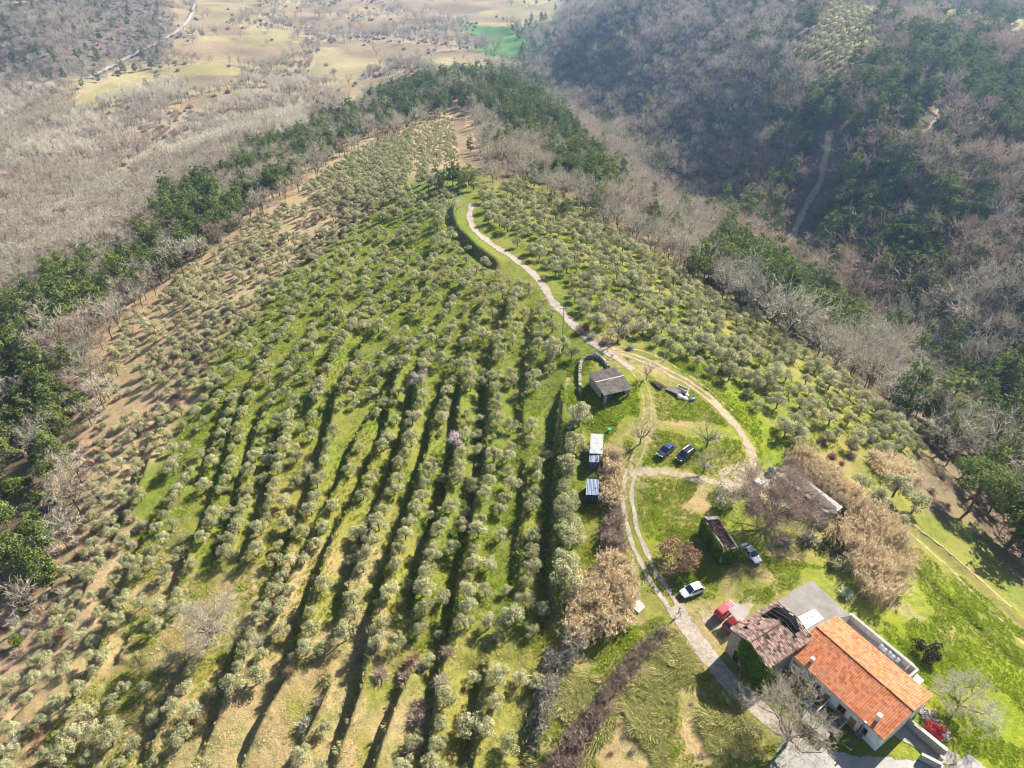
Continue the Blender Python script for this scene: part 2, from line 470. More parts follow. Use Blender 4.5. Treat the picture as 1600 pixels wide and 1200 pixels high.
# ------------------------------------------------------------------ picture zones
def inpoly(px, py, poly):
    px = np.asarray(px, float); py = np.asarray(py, float); r = np.zeros(px.shape, bool)
    n = len(poly)
    for i in range(n):
        x1, y1 = poly[i]; x2, y2 = poly[(i + 1) % n]
        if y1 == y2: continue
        c = (y1 > py) != (y2 > py)
        r ^= c & (px < (x2 - x1) * (py - y1) / (y2 - y1) + x1)
    return r
Z = dict(
 grove=[(640,303),(690,300),(704,316),(705,349),(731,382),(784,424),(840,450),(868,500),(876,540),(868,575),(862,640),(900,645),(912,660),(912,700),(908,790),(908,880),(890,930),(868,1000),(840,1030),(800,1020),(740,1010),(640,1020),(520,1040),(420,1060),(340,1110),(300,1200),(250,1300),(-60,1300),(-20,1230),(60,1180),(150,1050),(200,900),(225,820),(265,730),(300,640),(350,560),(400,495),(450,440),(540,360)],
 lower=[(840,1030),(860,1060),(850,1120),(830,1200),(825,1320),(250,1320),(300,1200),(340,1110),(420,1060),(520,1040),(640,1020),(740,1010)],
 brown=[(640,303),(560,350),(450,440),(400,495),(350,560),(300,640),(265,730),(225,820),(200,900),(150,1050),(60,1180),(-60,1260),(-90,1120),(0,1090),(60,1020),(105,900),(130,790),(160,690),(172,610),(165,560),(195,505),(260,450),(335,400),(400,345),(470,300),(560,238),(640,208)],
 upper=[(640,208),(700,186),(716,184),(716,215),(728,245),(690,262),(655,275),(640,300),(560,350),(470,300),(560,238)],
 right=[(738,305),(800,285),(900,330),(1000,390),(1100,452),(1200,520),(1300,585),(1390,645),(1445,695),(1420,715),(1330,705),(1230,705),(1190,655),(1130,610),(1075,570),(1010,538),(950,530),(915,505),(890,470),(870,440),(830,400),(790,372),(760,350)],
 belt=[(780,120),(740,108),(640,130),(560,172),(470,220),(400,238),(330,285),(255,312),(240,350),(250,372),(190,398),(100,428),(0,482),(-120,540),(-120,640),(0,600),(60,585),(110,520),(165,500),(200,478),(260,440),(330,392),(395,335),(470,285),(560,226),(640,198),(715,180),(745,180),(800,175)],
 belt2=[(-120,640),(0,606),(70,588),(140,590),(143,640),(118,710),(100,790),(105,880),(60,1000),(0,1080),(-120,1140)],
 knoll=[(652,272),(675,258),(700,256),(735,262),(745,285),(722,296),(700,282),(672,290)],
 spine=[(760,118),(840,130),(870,170),(900,215),(950,270),(970,330),(920,320),(880,280),(830,235),(780,195),(740,180)],
 row=[(1085,408),(1125,398),(1180,418),(1250,462),(1340,535),(1345,565),(1300,560),(1210,505),(1135,455),(1090,430)],
 rpine=[(1255,160),(1330,105),(1425,140),(1440,240),(1410,330),(1470,330),(1480,420),(1440,470),(1370,450),(1270,400),(1245,390),(1300,320),(1280,240)],
 rpine2=[(1400,60),(1620,130),(1700,250),(1560,250),(1500,170),(1420,120)],
 rolive=[(1232,78),(1262,55),(1300,0),(1325,-30),(1345,0),(1372,50),(1380,85),(1340,110),(1300,150),(1275,160),(1255,120)],
 corner=[(1440,640),(1520,615),(1720,640),(1800,900),(1640,960),(1560,880),(1500,830),(1440,770),(1400,715)],
 yard=[(905,555),(960,545),(1010,542),(1075,575),(1130,615),(1190,660),(1215,720),(1310,800),(1420,880),(1700,1080),(1800,1350),(1000,1400),(860,1320),(850,1150),(860,1040),(885,990),(912,900),(915,640),(868,640),(870,580)],
 rough=[(1190,655),(1330,700),(1440,700),(1490,760),(1545,825),(1620,890),(1740,970),(1800,1250),(1500,1100),(1310,950),(1300,790)],
 ridgegap=[(690,285),(720,270),(765,285),(765,350),(830,400),(870,440),(915,500),(965,545),(860,570),(868,500),(840,450),(784,424),(731,382),(700,316)],
 gap=[(840,590),(930,540),(1000,540),(1000,1300),(820,1300),(820,1020),(860,1000)],
 f1=[(90,170),(200,112),(330,98),(385,105),(372,140),(310,146),(270,130),(210,150),(120,182)],
 f2=[(300,62),(380,48),(470,48),(450,80),(380,95),(320,92)],
 f3=[(500,78),(560,74),(610,95),(545,132),(480,125)],
 f4=[(640,88),(740,88),(772,112),(690,116)],
 f5=[(742,40),(785,38),(824,76),(800,92),(770,72)],
 f6=[(760,-60),(885,-60),(880,20),(862,40),(790,42),(745,40)],
 f7=[(310,-40),(440,-40),(400,12),(380,32),(308,50)],
 f8=[(620,0),(760,0),(745,30),(640,20)],
 f9=[(520,150),(600,120),(620,130),(545,175)],
 top=[(1330,-60),(1335,6),(1400,32),(1500,62),(1620,86),(1800,100),(1800,30),(1600,22),(1480,12),(1400,-20)],
 ridgepath=[(706,178),(724,178),(738,252),(722,258),(710,215)],
 ridgeopen=[(698,172),(736,172),(752,262),(742,285),(640,300),(640,262),(702,255)],
)
def zone(name, px, py): return inpoly(px, py, Z[name])

# ------------------------------------------------------------------ the ground
PAL = dict(lush=(.150,.195,.030), green=(.175,.205,.038), yel=(.235,.235,.055), dry=(.35,.29,.14), tan=(.40,.315,.19),
           litter=(.185,.145,.100), pink=(.33,.275,.20), meadow=(.215,.275,.022), field=(.36,.315,.18), crop=(.10,.24,.05), soil=(.33,.25,.16), grey=(.145,.125,.105))  # grey is darkened to stand in for tree shade on the right hill
GCOL = [
 ('lush',[(820,560),(850,600),(760,560),(700,560),(860,700),(800,640),(870,540),(740,620),(650,430),(560,400),(600,340),(480,450),(420,520),(360,590),(310,680),(290,740),(240,850),(760,900),(720,800),(890,580),(920,590),(920,640),(880,740),(700,440),(600,520),(440,600),(620,620),(500,560),(360,700),(780,800),(800,900),(250,780),(680,360),(640,320)]),
 ('green',[(560,470),(500,510),(680,480),(740,480),(780,440),(420,690),(540,690),(640,740),(330,830),(860,860),(700,930),(800,970),(800,400),(830,440),(900,420),(980,450),(1080,500),(1150,560),(1250,620),(560,600),(380,620)]),
 ('yel',[(560,830),(480,820),(420,860),(620,860),(400,760),(520,930),(620,960),(300,950),(230,1000),(600,1080),(700,1080),(560,1180),(660,1180),(180,1100),(480,1150),(780,1120),(800,1060),(850,320),(1000,430),(1200,560),(1320,660),(1140,520),(930,400),(760,1000),(860,960),(900,900),(460,760),(330,1050),(540,780)]),
 ('dry',[(1160,922),(1105,948),(1205,912),(1018,690),(1000,718),(1130,728),(1060,662),(1092,782),(1032,762),(1300,722),(962,558),(1012,572),(985,962),(1240,890),(1480,985),(1420,950),(1350,760),(1040,640),(200,950),(260,1000),(150,1050),(300,1080),(230,1130),(120,1180),(420,1130),(350,1190),(560,1100),(620,1150),(480,1050),(400,930),(250,900),(540,960),(600,990),(470,900),(560,880),(330,980),(360,940),(400,1000),(440,1080),(350,1150),(120,1120),(50,1150),(450,1190),(380,1060),(600,1150),(520,1190),(900,1100),(950,1060),(1000,1050),(1050,1050),(1000,1150),(1080,1120),(1130,1150),(940,1180),(150,1180)]),
 ('tan',[(420,400),(340,470),(300,520),(230,590),(200,660),(170,740),(130,850),(90,960),(40,1060),(220,520),(460,330),(540,280),(600,240),(680,210),(560,310),(380,440),(640,250),(500,350),(250,640),(170,860),(110,1000),(190,600),(280,470),(715,200),(720,230)]),
 ('litter',[(800,250),(900,290),(1000,350),(1150,440),(1300,540),(1420,640),(870,210),(780,160),(960,300),(1060,360),(1200,440),(700,140),(600,160),(450,230),(300,320),(100,480),(60,520),(30,700),(60,850),(50,600),(1500,700),(1550,800),(1600,870),(1300,740),(1350,800),(1450,780)]),
 ('pink',[(50,400),(150,330),(250,250),(350,210),(450,180),(100,250),(50,200),(200,200),(600,60),(520,30),(700,60),(650,20),(30,300),(560,130)]),
 ('grey',[(1000,100),(1100,50),(1100,150),(1200,100),(1200,200),(1250,300),(1150,300),(1350,200),(1450,200),(1550,200),(1400,330),(1500,300),(1600,350),(1500,420),(1600,500),(1480,540),(1350,430),(900,60),(950,150),(1030,220),(60,30),(150,30),(200,60),(50,100),(120,80),(1600,130)]),
 ('meadow',[(1400,920),(1450,960),(1500,1000),(1550,1080),(1480,1050),(1560,1150),(1500,1100),(1420,1000),(1590,1180),(1250,900),(1210,880),(1480,930),(1200,690),(1150,640),(980,640),(1080,690),(1010,710),(1140,800),(960,610),(1040,800),(1540,1020)]),
 ('green',[(1060,560),(1000,550),(1090,600),(1050,640),(1020,780),(1080,760),(1000,920),(960,1000),(1110,900),(1180,910),(1000,860),(1380,760),(1450,830),(1550,900),(1600,950),(1240,1060),(1300,1150),(1040,1000),(930,1050),(1520,940)]),
 ('yel',[(1020,620),(1060,690),(1100,640),(1040,740),(1180,780),(1060,800),(1150,930),(1210,920),(990,960),(970,900),(1020,960),(1220,1070),(1000,660),(960,570),(1130,1090),(1340,760),(1300,700),(1520,900),(1560,940),(1400,780),(1060,1100),(1450,880)]),
 ('field',[(130,165),(220,130),(330,118),(360,80),(440,62),(545,100),(700,100),(830,15),(800,30),(400,20),(700,15)]),
 ('crop',[(780,55),(800,75),(760,45)]),
]
PAL = {k: tuple(c * .72 for c in v) for k, v in PAL.items()}
_cw = []; _cc = []
for nm, pl in GCOL:
    w = pts_xy(pl); a, b = warp(w[:, 0], w[:, 1])
    _cw.append(np.stack([a, b], 1)); _cc.append(np.tile(PAL[nm], (len(pl), 1)))
_cw = np.concatenate(_cw); _cc = np.concatenate(_cc)
def ground_colour(x, y):
    x = np.asarray(x, float); y = np.asarray(y, float)
    xx = x + (vnoise(x, y, 6, 7) - .5) * 7 + (vnoise(x, y, 1.7, 8) - .5) * 2.5; yy = y + (vnoise(x, y, 6, 9) - .5) * 7
    a, b = warp(xx, yy); out = np.empty((len(x), 3))
    for i in range(0, len(x), 20000):
        d2 = (a[i:i + 20000, None] - _cw[:, 0]) ** 2 + (b[i:i + 20000, None] - _cw[:, 1]) ** 2 + 1.0
        w = d2 ** -2.6
        out[i:i + 20000] = (w @ _cc) / w.sum(1, keepdims=True)
    return out

NA, NR = 800, 640
_ang = np.linspace(R(-76), R(76), NA); _rad = np.exp(np.linspace(math.log(22), math.log(2300), NR))
_A, _Rr = np.meshgrid(_ang, _rad)
_gxv = (np.sin(_A) * _Rr).ravel(); _gyv = (np.cos(_A) * _Rr - 8).ravel()
_hz = hbase(_gxv, _gyv)
_tr, _bank = terrace(_gxv, _gyv)
_gz = _hz + _tr + rough(_gxv, _gyv)
_far = np.hypot(_gxv, _gyv)
_gz += (vnoise(_gxv, _gyv, 60, 21) - .5) * 7 * np.clip((_far - 420) / 300, 0, 1)
_idx = np.arange(NA * NR).reshape(NR, NA)
_F = np.stack([_idx[:-1, 1:], _idx[:-1, :-1], _idx[1:, :-1], _idx[1:, 1:]], -1).reshape(-1, 4)[:, ::-1]
ground_me = raw_mesh("ground", np.stack([_gxv, _gyv, _gz], 1), _F, smooth=True)
_col = ground_colour(_gxv, _gyv)
_gpx, _gpy = project(_gxv, _gyv, _gz)
for zn, c in (('f1', 'field'), ('f2', 'field'), ('f3', 'field'), ('f4', 'field'), ('f5', 'crop'), ('f6', 'field'), ('f7', 'field'), ('f8', 'pink'), ('f9', 'field'), ('ridgepath', 'soil'), ('top', 'field'), ('rolive', 'dry')):
    m = zone(zn, _gpx, _gpy) & (_far > 300)
    k = (.75 + .5 * vnoise(_gxv[m], _gyv[m], 40, 5))[:, None]
    g = vnoise(_gxv[m], _gyv[m], 90, 6)[:, None]
    _col[m] = np.array(PAL[c]) * (.88 if c == 'field' else .85) * k * np.where(c == 'field', np.array([[1, 1, 1]]) * (1 - g) + np.array([[.86, .90, .66]]) * g, 1.0)
_vm = (_gpx > 270) & (_gpx < 790) & (_gpy < 172) & (_far > 480)
_vk = (np.clip((.56 - vnoise(_gxv * .4, _gyv, 34, 71)) / .1, 0, 1) * _vm)[:, None]
_col = _col * (1 - _vk) + _vk * np.array(PAL['field']) * np.array([1.0, .9, .95]) * (.5 + .5 * vnoise(_gxv, _gyv, 50, 72))[:, None]
# bare earth shows on the steep bank faces
_bk = np.clip(1 - _bank / .9, 0, 1)[:, None] * .55
_col = _col * (1 - _bk) + np.array([.16, .135, .085]) * _bk
at = ground_me.attributes.new("gcol", 'FLOAT_COLOR', 'POINT')
at.data.foreach_set("color", np.c_[_col, np.ones(len(_col))].astype(np.float32).ravel())

m, nt, b = new_mat("ground_cover")
ga = node(nt, "ShaderNodeAttribute", attribute_name="gcol")
n1 = noise(nt, .9, 8, .72); n2 = noise(nt, .16, 4, .6); n3 = noise(nt, 4.5, 3, .6)
c = mixc(nt, ramp(nt, n1, (.0, .0, .0), (1, 1, 1), .36, .66), mixc(nt, 1.0, ga.outputs["Color"], (.62, .70, .60), 'MULTIPLY'), mixc(nt, 1.0, ga.outputs["Color"], (1.42, 1.28, 1.25), 'MULTIPLY'))
c = mixc(nt, ramp(nt, n2, (0, 0, 0), (.9, .9, .9), .44, .66), c, mixc(nt, 1.0, ga.outputs["Color"], (1.36, 1.12, 1.15), 'MULTIPLY'))
c = mixc(nt, ramp(nt, n3, (0, 0, 0), (.5, .5, .5), .45, .7), c, mixc(nt, 1.0, ga.outputs["Color"], (.5, .62, .5), 'MULTIPLY'))
nt.links.new(c, b.inputs["Base Color"]); b.inputs["Roughness"].default_value = .95; b.inputs["Specular IOR Level"].default_value = .1
bp = node(nt, "ShaderNodeBump"); bp.inputs["Strength"].default_value = .9; bp.inputs["Distance"].default_value = .22
nt.links.new(mathn(nt, 'ADD', n1, mathn(nt, 'MULTIPLY', n3, .5)), bp.inputs["Height"]); nt.links.new(bp.outputs[0], b.inputs["Normal"])
M_GROUND = m
ground_me.materials.append(M_GROUND)
ground = link("ground", ground_me)
tag(ground, "terraced hillside falling to wooded valleys on both sides", "ground", kind="structure")

# ------------------------------------------------------------------ tracks and roads
M_GRAVEL = edged("pale_gravel", (.22, .185, .145), (.37, .32, .265), 2.2)
M_DIRT = edged("trodden_dirt", (.22, .175, .115), (.345, .285, .20), 1.6, fade=.45)
M_GRASSY = edged("worn_grass_track", (.21, .185, .075), (.33, .285, .15), 1.4, fade=.24)
M_ASPHALT = edged("worn_asphalt", (.24, .225, .21), (.31, .295, .28), .8, bump=.12, fade=.92)
M_CONC = edged("worn_concrete", (.25, .225, .19), (.34, .31, .26), 1.1, bump=.15, fade=.95)
def strip(line, w0, lift, mat, name, offs=0.0, label=None, jitter=.18, parts=None):
    """a band along a world polyline, draped on the ground"""
    L = smooth_line(line, max(.5, w0 * .35))
    d = np.gradient(L, axis=0); d /= np.maximum(np.hypot(d[:, 0], d[:, 1]), 1e-6)[:, None]
    nrm = np.stack([-d[:, 1], d[:, 0]], 1)
    s = np.arange(len(L))
    L = L + nrm * (offs + jitter * np.sin(s * .37 + offs)[:, None] * .5)
    w = 1.35 * w0 * (1 + jitter * np.sin(s * .53 + 1.7 * offs))
    K = np.array([-1, -.6, -.2, .2, .6, 1.0]); E = np.array([1.1, .5, .12, .12, .5, 1.1])
    P = L[:, None, :] + nrm[:, None, :] * (K[None, :, None] * w[:, None, None] * .5)
    x = P[..., 0].ravel(); y = P[..., 1].ravel()
    z = height(x, y) + lift
    n = len(L); k = len(K); ix = np.arange(n * k).reshape(n, k)
    Fq = np.stack([ix[:-1, :-1], ix[:-1, 1:], ix[1:, 1:], ix[1:, :-1]], -1).reshape(-1, 4)
    return np.stack([x, y, z], 1), Fq, np.tile(E, n)
def strips_obj(name, specs, mat, label, cat):
    Vs = []; Fs = []; Es = []; n = 0
    for line, w, offs, lift in specs:
        V, Fq, E = strip(line, w, lift, mat, name, offs)
        Vs.append(V); Fs.append(Fq + n); Es.append(E); n += len(V)
    me = raw_mesh(name, np.concatenate(Vs), np.concatenate(Fs), mat, smooth=True)
    a = me.attributes.new("edge", 'FLOAT', 'POINT'); a.data.foreach_set("value", np.concatenate(Es).astype(np.float32))
    # upward normals
    o = link(name, me); tag(o, label, cat, kind="structure"); return o
def drape(name, pxpoly, mat, label, cat, lift=.05, step=.45, soft=.6):
    W = pts_xy(pxpoly); lo = W.min(0); hi = W.max(0)
    gx = np.arange(lo[0] - step, hi[0] + step, step); gy = np.arange(lo[1] - step, hi[1] + step, step)
    X, Y = np.meshgrid(gx, gy); poly = [tuple(p) for p in W]
    dist = np.full(X.shape, 1e9)
    for i in range(len(W)):
        a = W[i]; d = W[(i + 1) % len(W)] - a; l2 = d @ d
        u = np.clip(((X - a[0]) * d[0] + (Y - a[1]) * d[1]) / l2, 0, 1)
        dist = np.minimum(dist, np.hypot(X - a[0] - u * d[0], Y - a[1] - u * d[1]))
    ins = inpoly(X, Y, poly)
    keep = ins | (dist < step * 1.2)
    E = np.where(ins, np.clip(1 - dist / soft, 0, 1) * .9, 1.0 + dist)
    ix = np.arange(X.size).reshape(X.shape)
    q = keep[:-1, :-1] & keep[:-1, 1:] & keep[1:, 1:] & keep[1:, :-1]
    Fq = np.stack([ix[:-1, :-1], ix[:-1, 1:], ix[1:, 1:], ix[1:, :-1]], -1)[q]
    used, inv = np.unique(Fq, return_inverse=True)
    x = X.ravel()[used]; y = Y.ravel()[used]
    me = raw_mesh(name, np.stack([x, y, height(x, y) + lift], 1), inv.reshape(-1, 4), mat, smooth=True)
    a = me.attributes.new("edge", 'FLOAT', 'POINT'); a.data.foreach_set("value", E.ravel()[used].astype(np.float32))
    o = link(name, me); tag(o, label, cat, kind="structure"); return o
TRK = pts_xy([(986,735),(979,765),(983,810),(1002,868),(1032,918),(1060,960),(1090,1003),(1118,1040),(1150,1078),(1185,1110),(1215,1130),(1245,1158)])
TRK_A = pts_xy([(986,735),(979,765),(983,810),(1002,868),(1032,918),(1060,960),(1078,985)])
TRK_B = pts_xy([(1052,948),(1085,996),(1118,1040),(1150,1078),(1185,1110),(1215,1130),(1250,1160)])
strips_obj("gravel_track", [(TRK_A, .9, .85, .05), (TRK_A, .9, -.85, .05), (TRK_B, 1.25, .78, .055), (TRK_B, 1.25, -.78, .055), (TRK_B, 2.6, 0, .045)], M_GRAVEL,
           "pale gravel track with two wheel ruts running past the parked cars", "track")
BR = pts_xy([(984,742),(1010,737),(1050,738),(1095,748),(1140,762),(1172,750),(1180,730),(1172,698),(1150,665),(1112,625),(1080,600),(1045,582),(1000,560),(955,548)])
UP = pts_xy([(1180,745),(1178,720)])
strips_obj("dirt_loop_track", [(BR[:10], 2.3, 0, .045), (BR[8:], .9, .75, .05), (BR[8:], .9, -.75, .05)], M_DIRT, "beige dirt track looping round the grassy yard", "track")
RIDGE = pts_xy([(738,318),(732,342),(745,366),(790,395),(830,425),(850,448),(858,466),(880,490),(905,518),(940,546),(965,562),(990,578),(1006,600),(1014,640),(1005,690),(986,735)])
strips_obj("ridge_track", [(RIDGE[:10], 2.3, 0, .07), (RIDGE[9:12], 1.9, 0, .06)], M_GRAVEL, "pale track climbing the ridge between the olive groves", "track")
strips_obj("grassy_wheel_track", [(pts_xy([(948,545),(1000,552),(1050,576),(1092,606),(1140,648)]), .9, 1.6, .05), (pts_xy([(1400,815),(1470,872),(1550,955),(1640,1050)]), 1.2, .0, .05), (pts_xy([(1330,745),(1400,800),(1480,862),(1580,950)]), 1.0, 0, .05),
            (pts_xy([(888,590),(872,640),(866,700)]), 1.6, 0, .05), (RIDGE[11:], .7, .8, .05), (RIDGE[11:], .7, -.8, .05), (pts_xy([(20,1240),(60,1178),(106,1108),(140,1060),(170,1000)]), 1.3, -1.3, .06), (pts_xy([(90,560),(40,590),(-40,640)]), 2.5, 0, .1), (pts_xy([(440,365),(380,410),(330,450),(290,490)]), 2.2, 0, .1), (pts_xy([(690,275),(660,285),(640,300),(610,315)]), 2.4, 0, .1)],
           M_GRASSY, "faint worn wheel tracks through the grass", "track")
drape("dirt_forecourt", [(1118,735),(1165,715),(1190,735),(1210,750),(1265,800),(1230,800),(1180,775),(1130,770)], M_DIRT, "beige dirt forecourt beside the long low shed", "yard")
drape("parking_patch", [(1085,965),(1112,948),(1150,935),(1180,925),(1190,935),(1160,985),(1130,1000),(1105,985)], M_DIRT, "bare dirt patch under the two red cars", "yard", soft=1.4)
drape("paved_road", [(1225,1150),(1262,1163),(1300,1172),(1340,1181),(1400,1186),(1440,1190),(1465,1200),(1490,1196),(1512,1178),(1530,1190),(1562,1216),(1680,1285),(1650,1315),(1540,1262),(1460,1240),(1340,1240),(1250,1245),(1170,1310),(1120,1295),(1185,1222),(1212,1180)], M_ASPHALT, "pale worn paved road along the foot of the red roofed house", "road", soft=.8)
drape("concrete_drive", [(1395,1128),(1412,1122),(1442,1142),(1478,1172),(1500,1180),(1490,1196),(1465,1192),(1440,1174),(1418,1162),(1392,1148)], M_CONC, "concrete driveway between low walls by the house end", "driveway", soft=.5, lift=.06)
M_FARROAD = edged("pale_far_road", (.24, .22, .19), (.31, .29, .25), .05, bump=0, fade=1.5)
strips_obj("valley_road", [(pts_xy([(306,-30),(306,0),(302,22),(288,44),(255,64),(220,80),(175,104),(120,136)]), 3.2, 0, 1.2), (pts_xy([(-40,16),(20,9),(75,2),(120,-8)]), 3.0, 0, 1.2)], M_FARROAD, "pale road curving along the foot of the far left wooded slope", "road")
strips_obj("hilltop_road", [(pts_xy([(1322,-14),(1345,0),(1400,13),(1460,26),(1520,37),(1590,47),(1660,55)]), 4.5, 0, 1.0)], M_FARROAD, "pale road on the far hilltop at upper right", "road")
strips_obj("ravine_track", [(pts_xy([(1296,205),(1292,240),(1286,262),(1282,285),(1262,318),(1248,345),(1238,372),(1230,395)]), 4.0, 0, .5)], M_DIRT, "bare earth track in the wooded ravine", "track")
strips_obj("cleared_strip", [(pts_xy([(1425,140),(1445,160),(1470,182)]), 5.0, 0, .5), (pts_xy([(1468,184),(1450,200),(1432,220)]), 3.0, 0, .5)], M_DIRT, "cleared tan strip on the far right slope", "track")

# ------------------------------------------------------------------ plants
M_OLIVE = leaf("olive_leaves", (.185, .192, .082), (.475, .46, .265), .30)
M_PINE = leaf("pine_needles", (.035, .066, .018), (.19, .235, .07), .28)
M_PINE2 = leaf("cypress_foliage", (.055, .085, .02), (.23, .26, .075), .28)
M_BARK = surf("bark", (.075, .062, .05), (.15, .13, .105), 6, .95, .4)
M_TWIG = leaf("bare_twigs", (.27, .235, .172), (.555, .49, .375), .15)
M_TWIGP = leaf("reddish_twigs", (.25, .185, .14), (.48, .375, .29), .15)
M_TWIGG = leaf("grey_green_twigs", (.25, .232, .175), (.56, .515, .41), .15)
M_POPLAR = leaf("pale_poplar_twigs", (.40, .355, .27), (.72, .65, .52), .15)
M_CANE = leaf("dry_cane", (.40, .305, .18), (.80, .66, .44), .3)
M_IVY = leaf("ivy_leaves", (.05, .10, .01), (.22, .32, .04), .3)
M_BLOSSOM = leaf("pale_pink_blossom", (.34, .27, .27), (.66, .54, .56), .3)
M_RED = leaf("red_leaves", (.45, .035, .05), (.75, .16, .17), .35)
M_DARKSHRUB = leaf("dark_purple_leaves", (.02, .022, .014), (.075, .06, .04), .25)
M_RUSSET = leaf("russet_leaves", (.19, .115, .07), (.42, .28, .18), .25)
M_GRASS = leaf("green_grass_blades", (.17, .25, .014), (.42, .50, .05), .35)
M_DRYGRASS = leaf("dry_grass_blades", (.34, .31, .11), (.74, .62, .36), .3)
M_TUSSOCK = leaf("tussock_blades", (.20, .24, .05), (.58, .52, .24), .3)
M_AGAVE = leaf("agave_leaves", (.22, .25, .19), (.42, .45, .37), .1)

def unit(v): return v / np.maximum(np.linalg.norm(v, axis=-1, keepdims=True), 1e-9)
def leaf_quads(C, N, size, aspect, g):
    n = len(C)
    a = unit(np.cross(N, g.normal(size=(n, 3)))); b = np.cross(N, a)
    s = size * (0.65 + .7 * g.random(n))[:, None]
    a = a * s * .5; b = b * s * .5 * aspect
    V = np.stack([C - a - b * .3, C + b * -1, C + a + b * .2, C + b], 1)
    return V.reshape(-1, 3), np.arange(4 * n).reshape(n, 4)
def crown(name, blobs, n, size, aspect, mat, g, up=.35, shell=.5):
    blobs = np.asarray(blobs, float); w = blobs[:, 3] ** 2; bi = g.choice(len(blobs), n, p=w / w.sum())
    d = unit(g.normal(size=(n, 3))); r = blobs[bi, 3] * (shell + (1 - shell) * g.random(n) ** .6)
    sq = blobs[bi, 4] if blobs.shape[1] > 4 else np.ones(n)
    C = blobs[bi, :3] + d * r[:, None] * np.stack([np.ones(n), np.ones(n), sq], 1)
    N = unit(d + g.normal(size=(n, 3)) * .75 + np.array([0, 0, up]))
    V, Fq = leaf_quads(C, N, size, aspect, g)
    bt = g.random(len(blobs)) * .5
    return raw_mesh(name, V, Fq, mat, np.clip(bt[bi] + g.random(n) * .6, 0, 1))
def ribbons(P0, P1, w0, w1, g):
    """thin two sided twigs"""
    d = unit(P1 - P0); s = unit(np.cross(d, g.normal(size=d.shape)))
    V = np.stack([P0 - s * w0[:, None] / 2, P0 + s * w0[:, None] / 2, P1 + s * w1[:, None] / 2, P1 - s * w1[:, None] / 2], 1)
    return V.reshape(-1, 3), np.arange(4 * len(P0)).reshape(-1, 4)
def tubes(segs, n=5):
    mb = MB()
    for a, b, r1, r2 in segs: mb.bar(a, b, r1, n, r2)
    me = bpy.data.meshes.new("trunk"); me.from_pydata(mb.v, [], mb.f); me.update(); me.materials.append(M_BARK)
    return me
def bare_skeleton(g, height, radius, nl=7, depth=4, kids=3, rise=.55, lean=0.0, base=.28, thick=.03, stems=1, wander=.25):
    thick_segs = []; thin0 = []; thin1 = []; tw0 = []; tw1 = []
    def grow(p, d, L, r, k):
        q = p + d * L
        mid = p + d * L * .5 + g.normal(size=3) * L * .06
        if k <= 2: thick_segs.append((tuple(p), tuple(mid), r, r * .8)); thick_segs.append((tuple(mid), tuple(q), r * .8, r * .62))
        else:
            thin0.append(p); thin1.append(mid); tw0.append(r * 2); tw1.append(r * 1.7); thin0.append(mid); thin1.append(q); tw0.append(r * 1.7); tw1.append(r * 1.0)
        if k >= depth: return
        m = kids + (k > 1)
        for i in range(m):
            f = .35 + .65 * (i + 1) / m
            nd = unit(d * .75 + g.normal(size=3) * .55 + np.array([0, 0, .12]))
            grow(p + d * L * f, nd, L * (.55 + .25 * g.random()), max(r * .55, .014), k + 1)
    top = np.array([lean, 0, height * base])
    for s in range(stems):
        o = np.array([g.normal() * .25, g.normal() * .25, 0]) if stems > 1 else np.zeros(3)
        if stems == 1:
            thick_segs.append(((0, 0, -.6), (lean * .5, 0, height * base * .55), height * thick, height * thick * .8))
            thick_segs.append(((lean * .5, 0, height * base * .55), tuple(top), height * thick * .8, height * thick * .7))
        for i in range(nl if stems == 1 else 2):
            t = 2 * math.pi * (i + g.random() * .6) / nl + s
            e = rise + .5 * (g.random() - .4)
            d = unit(np.array([math.cos(t) * (1 - e * .5), math.sin(t) * (1 - e * .5), .25 + e]))
            Lr = (radius * .55 if abs(d[2]) < .75 else height * (1 - base) * .48) * (.85 + .3 * g.random())
            grow((top if stems == 1 else o) * (1.0 - .25 * (i % 2)), d, Lr, height * thick * .5, 1)
    return thick_segs, (np.array(thin0), np.array(thin1), np.array(tw0), np.array(tw1))
def bare_meshes(g, mat, height, radius, wscale=1.0, minw=.03, **k):
    seg, (a, b, w0, w1) = bare_skeleton(g, height, radius, **k)
    tr = tubes(seg)
    V, Fq = ribbons(a, b, np.maximum(w0 * wscale, minw), np.maximum(w1 * wscale, minw * .7), g)
    return tr, raw_mesh("twigs", V, Fq, mat, g.random(len(Fq)))

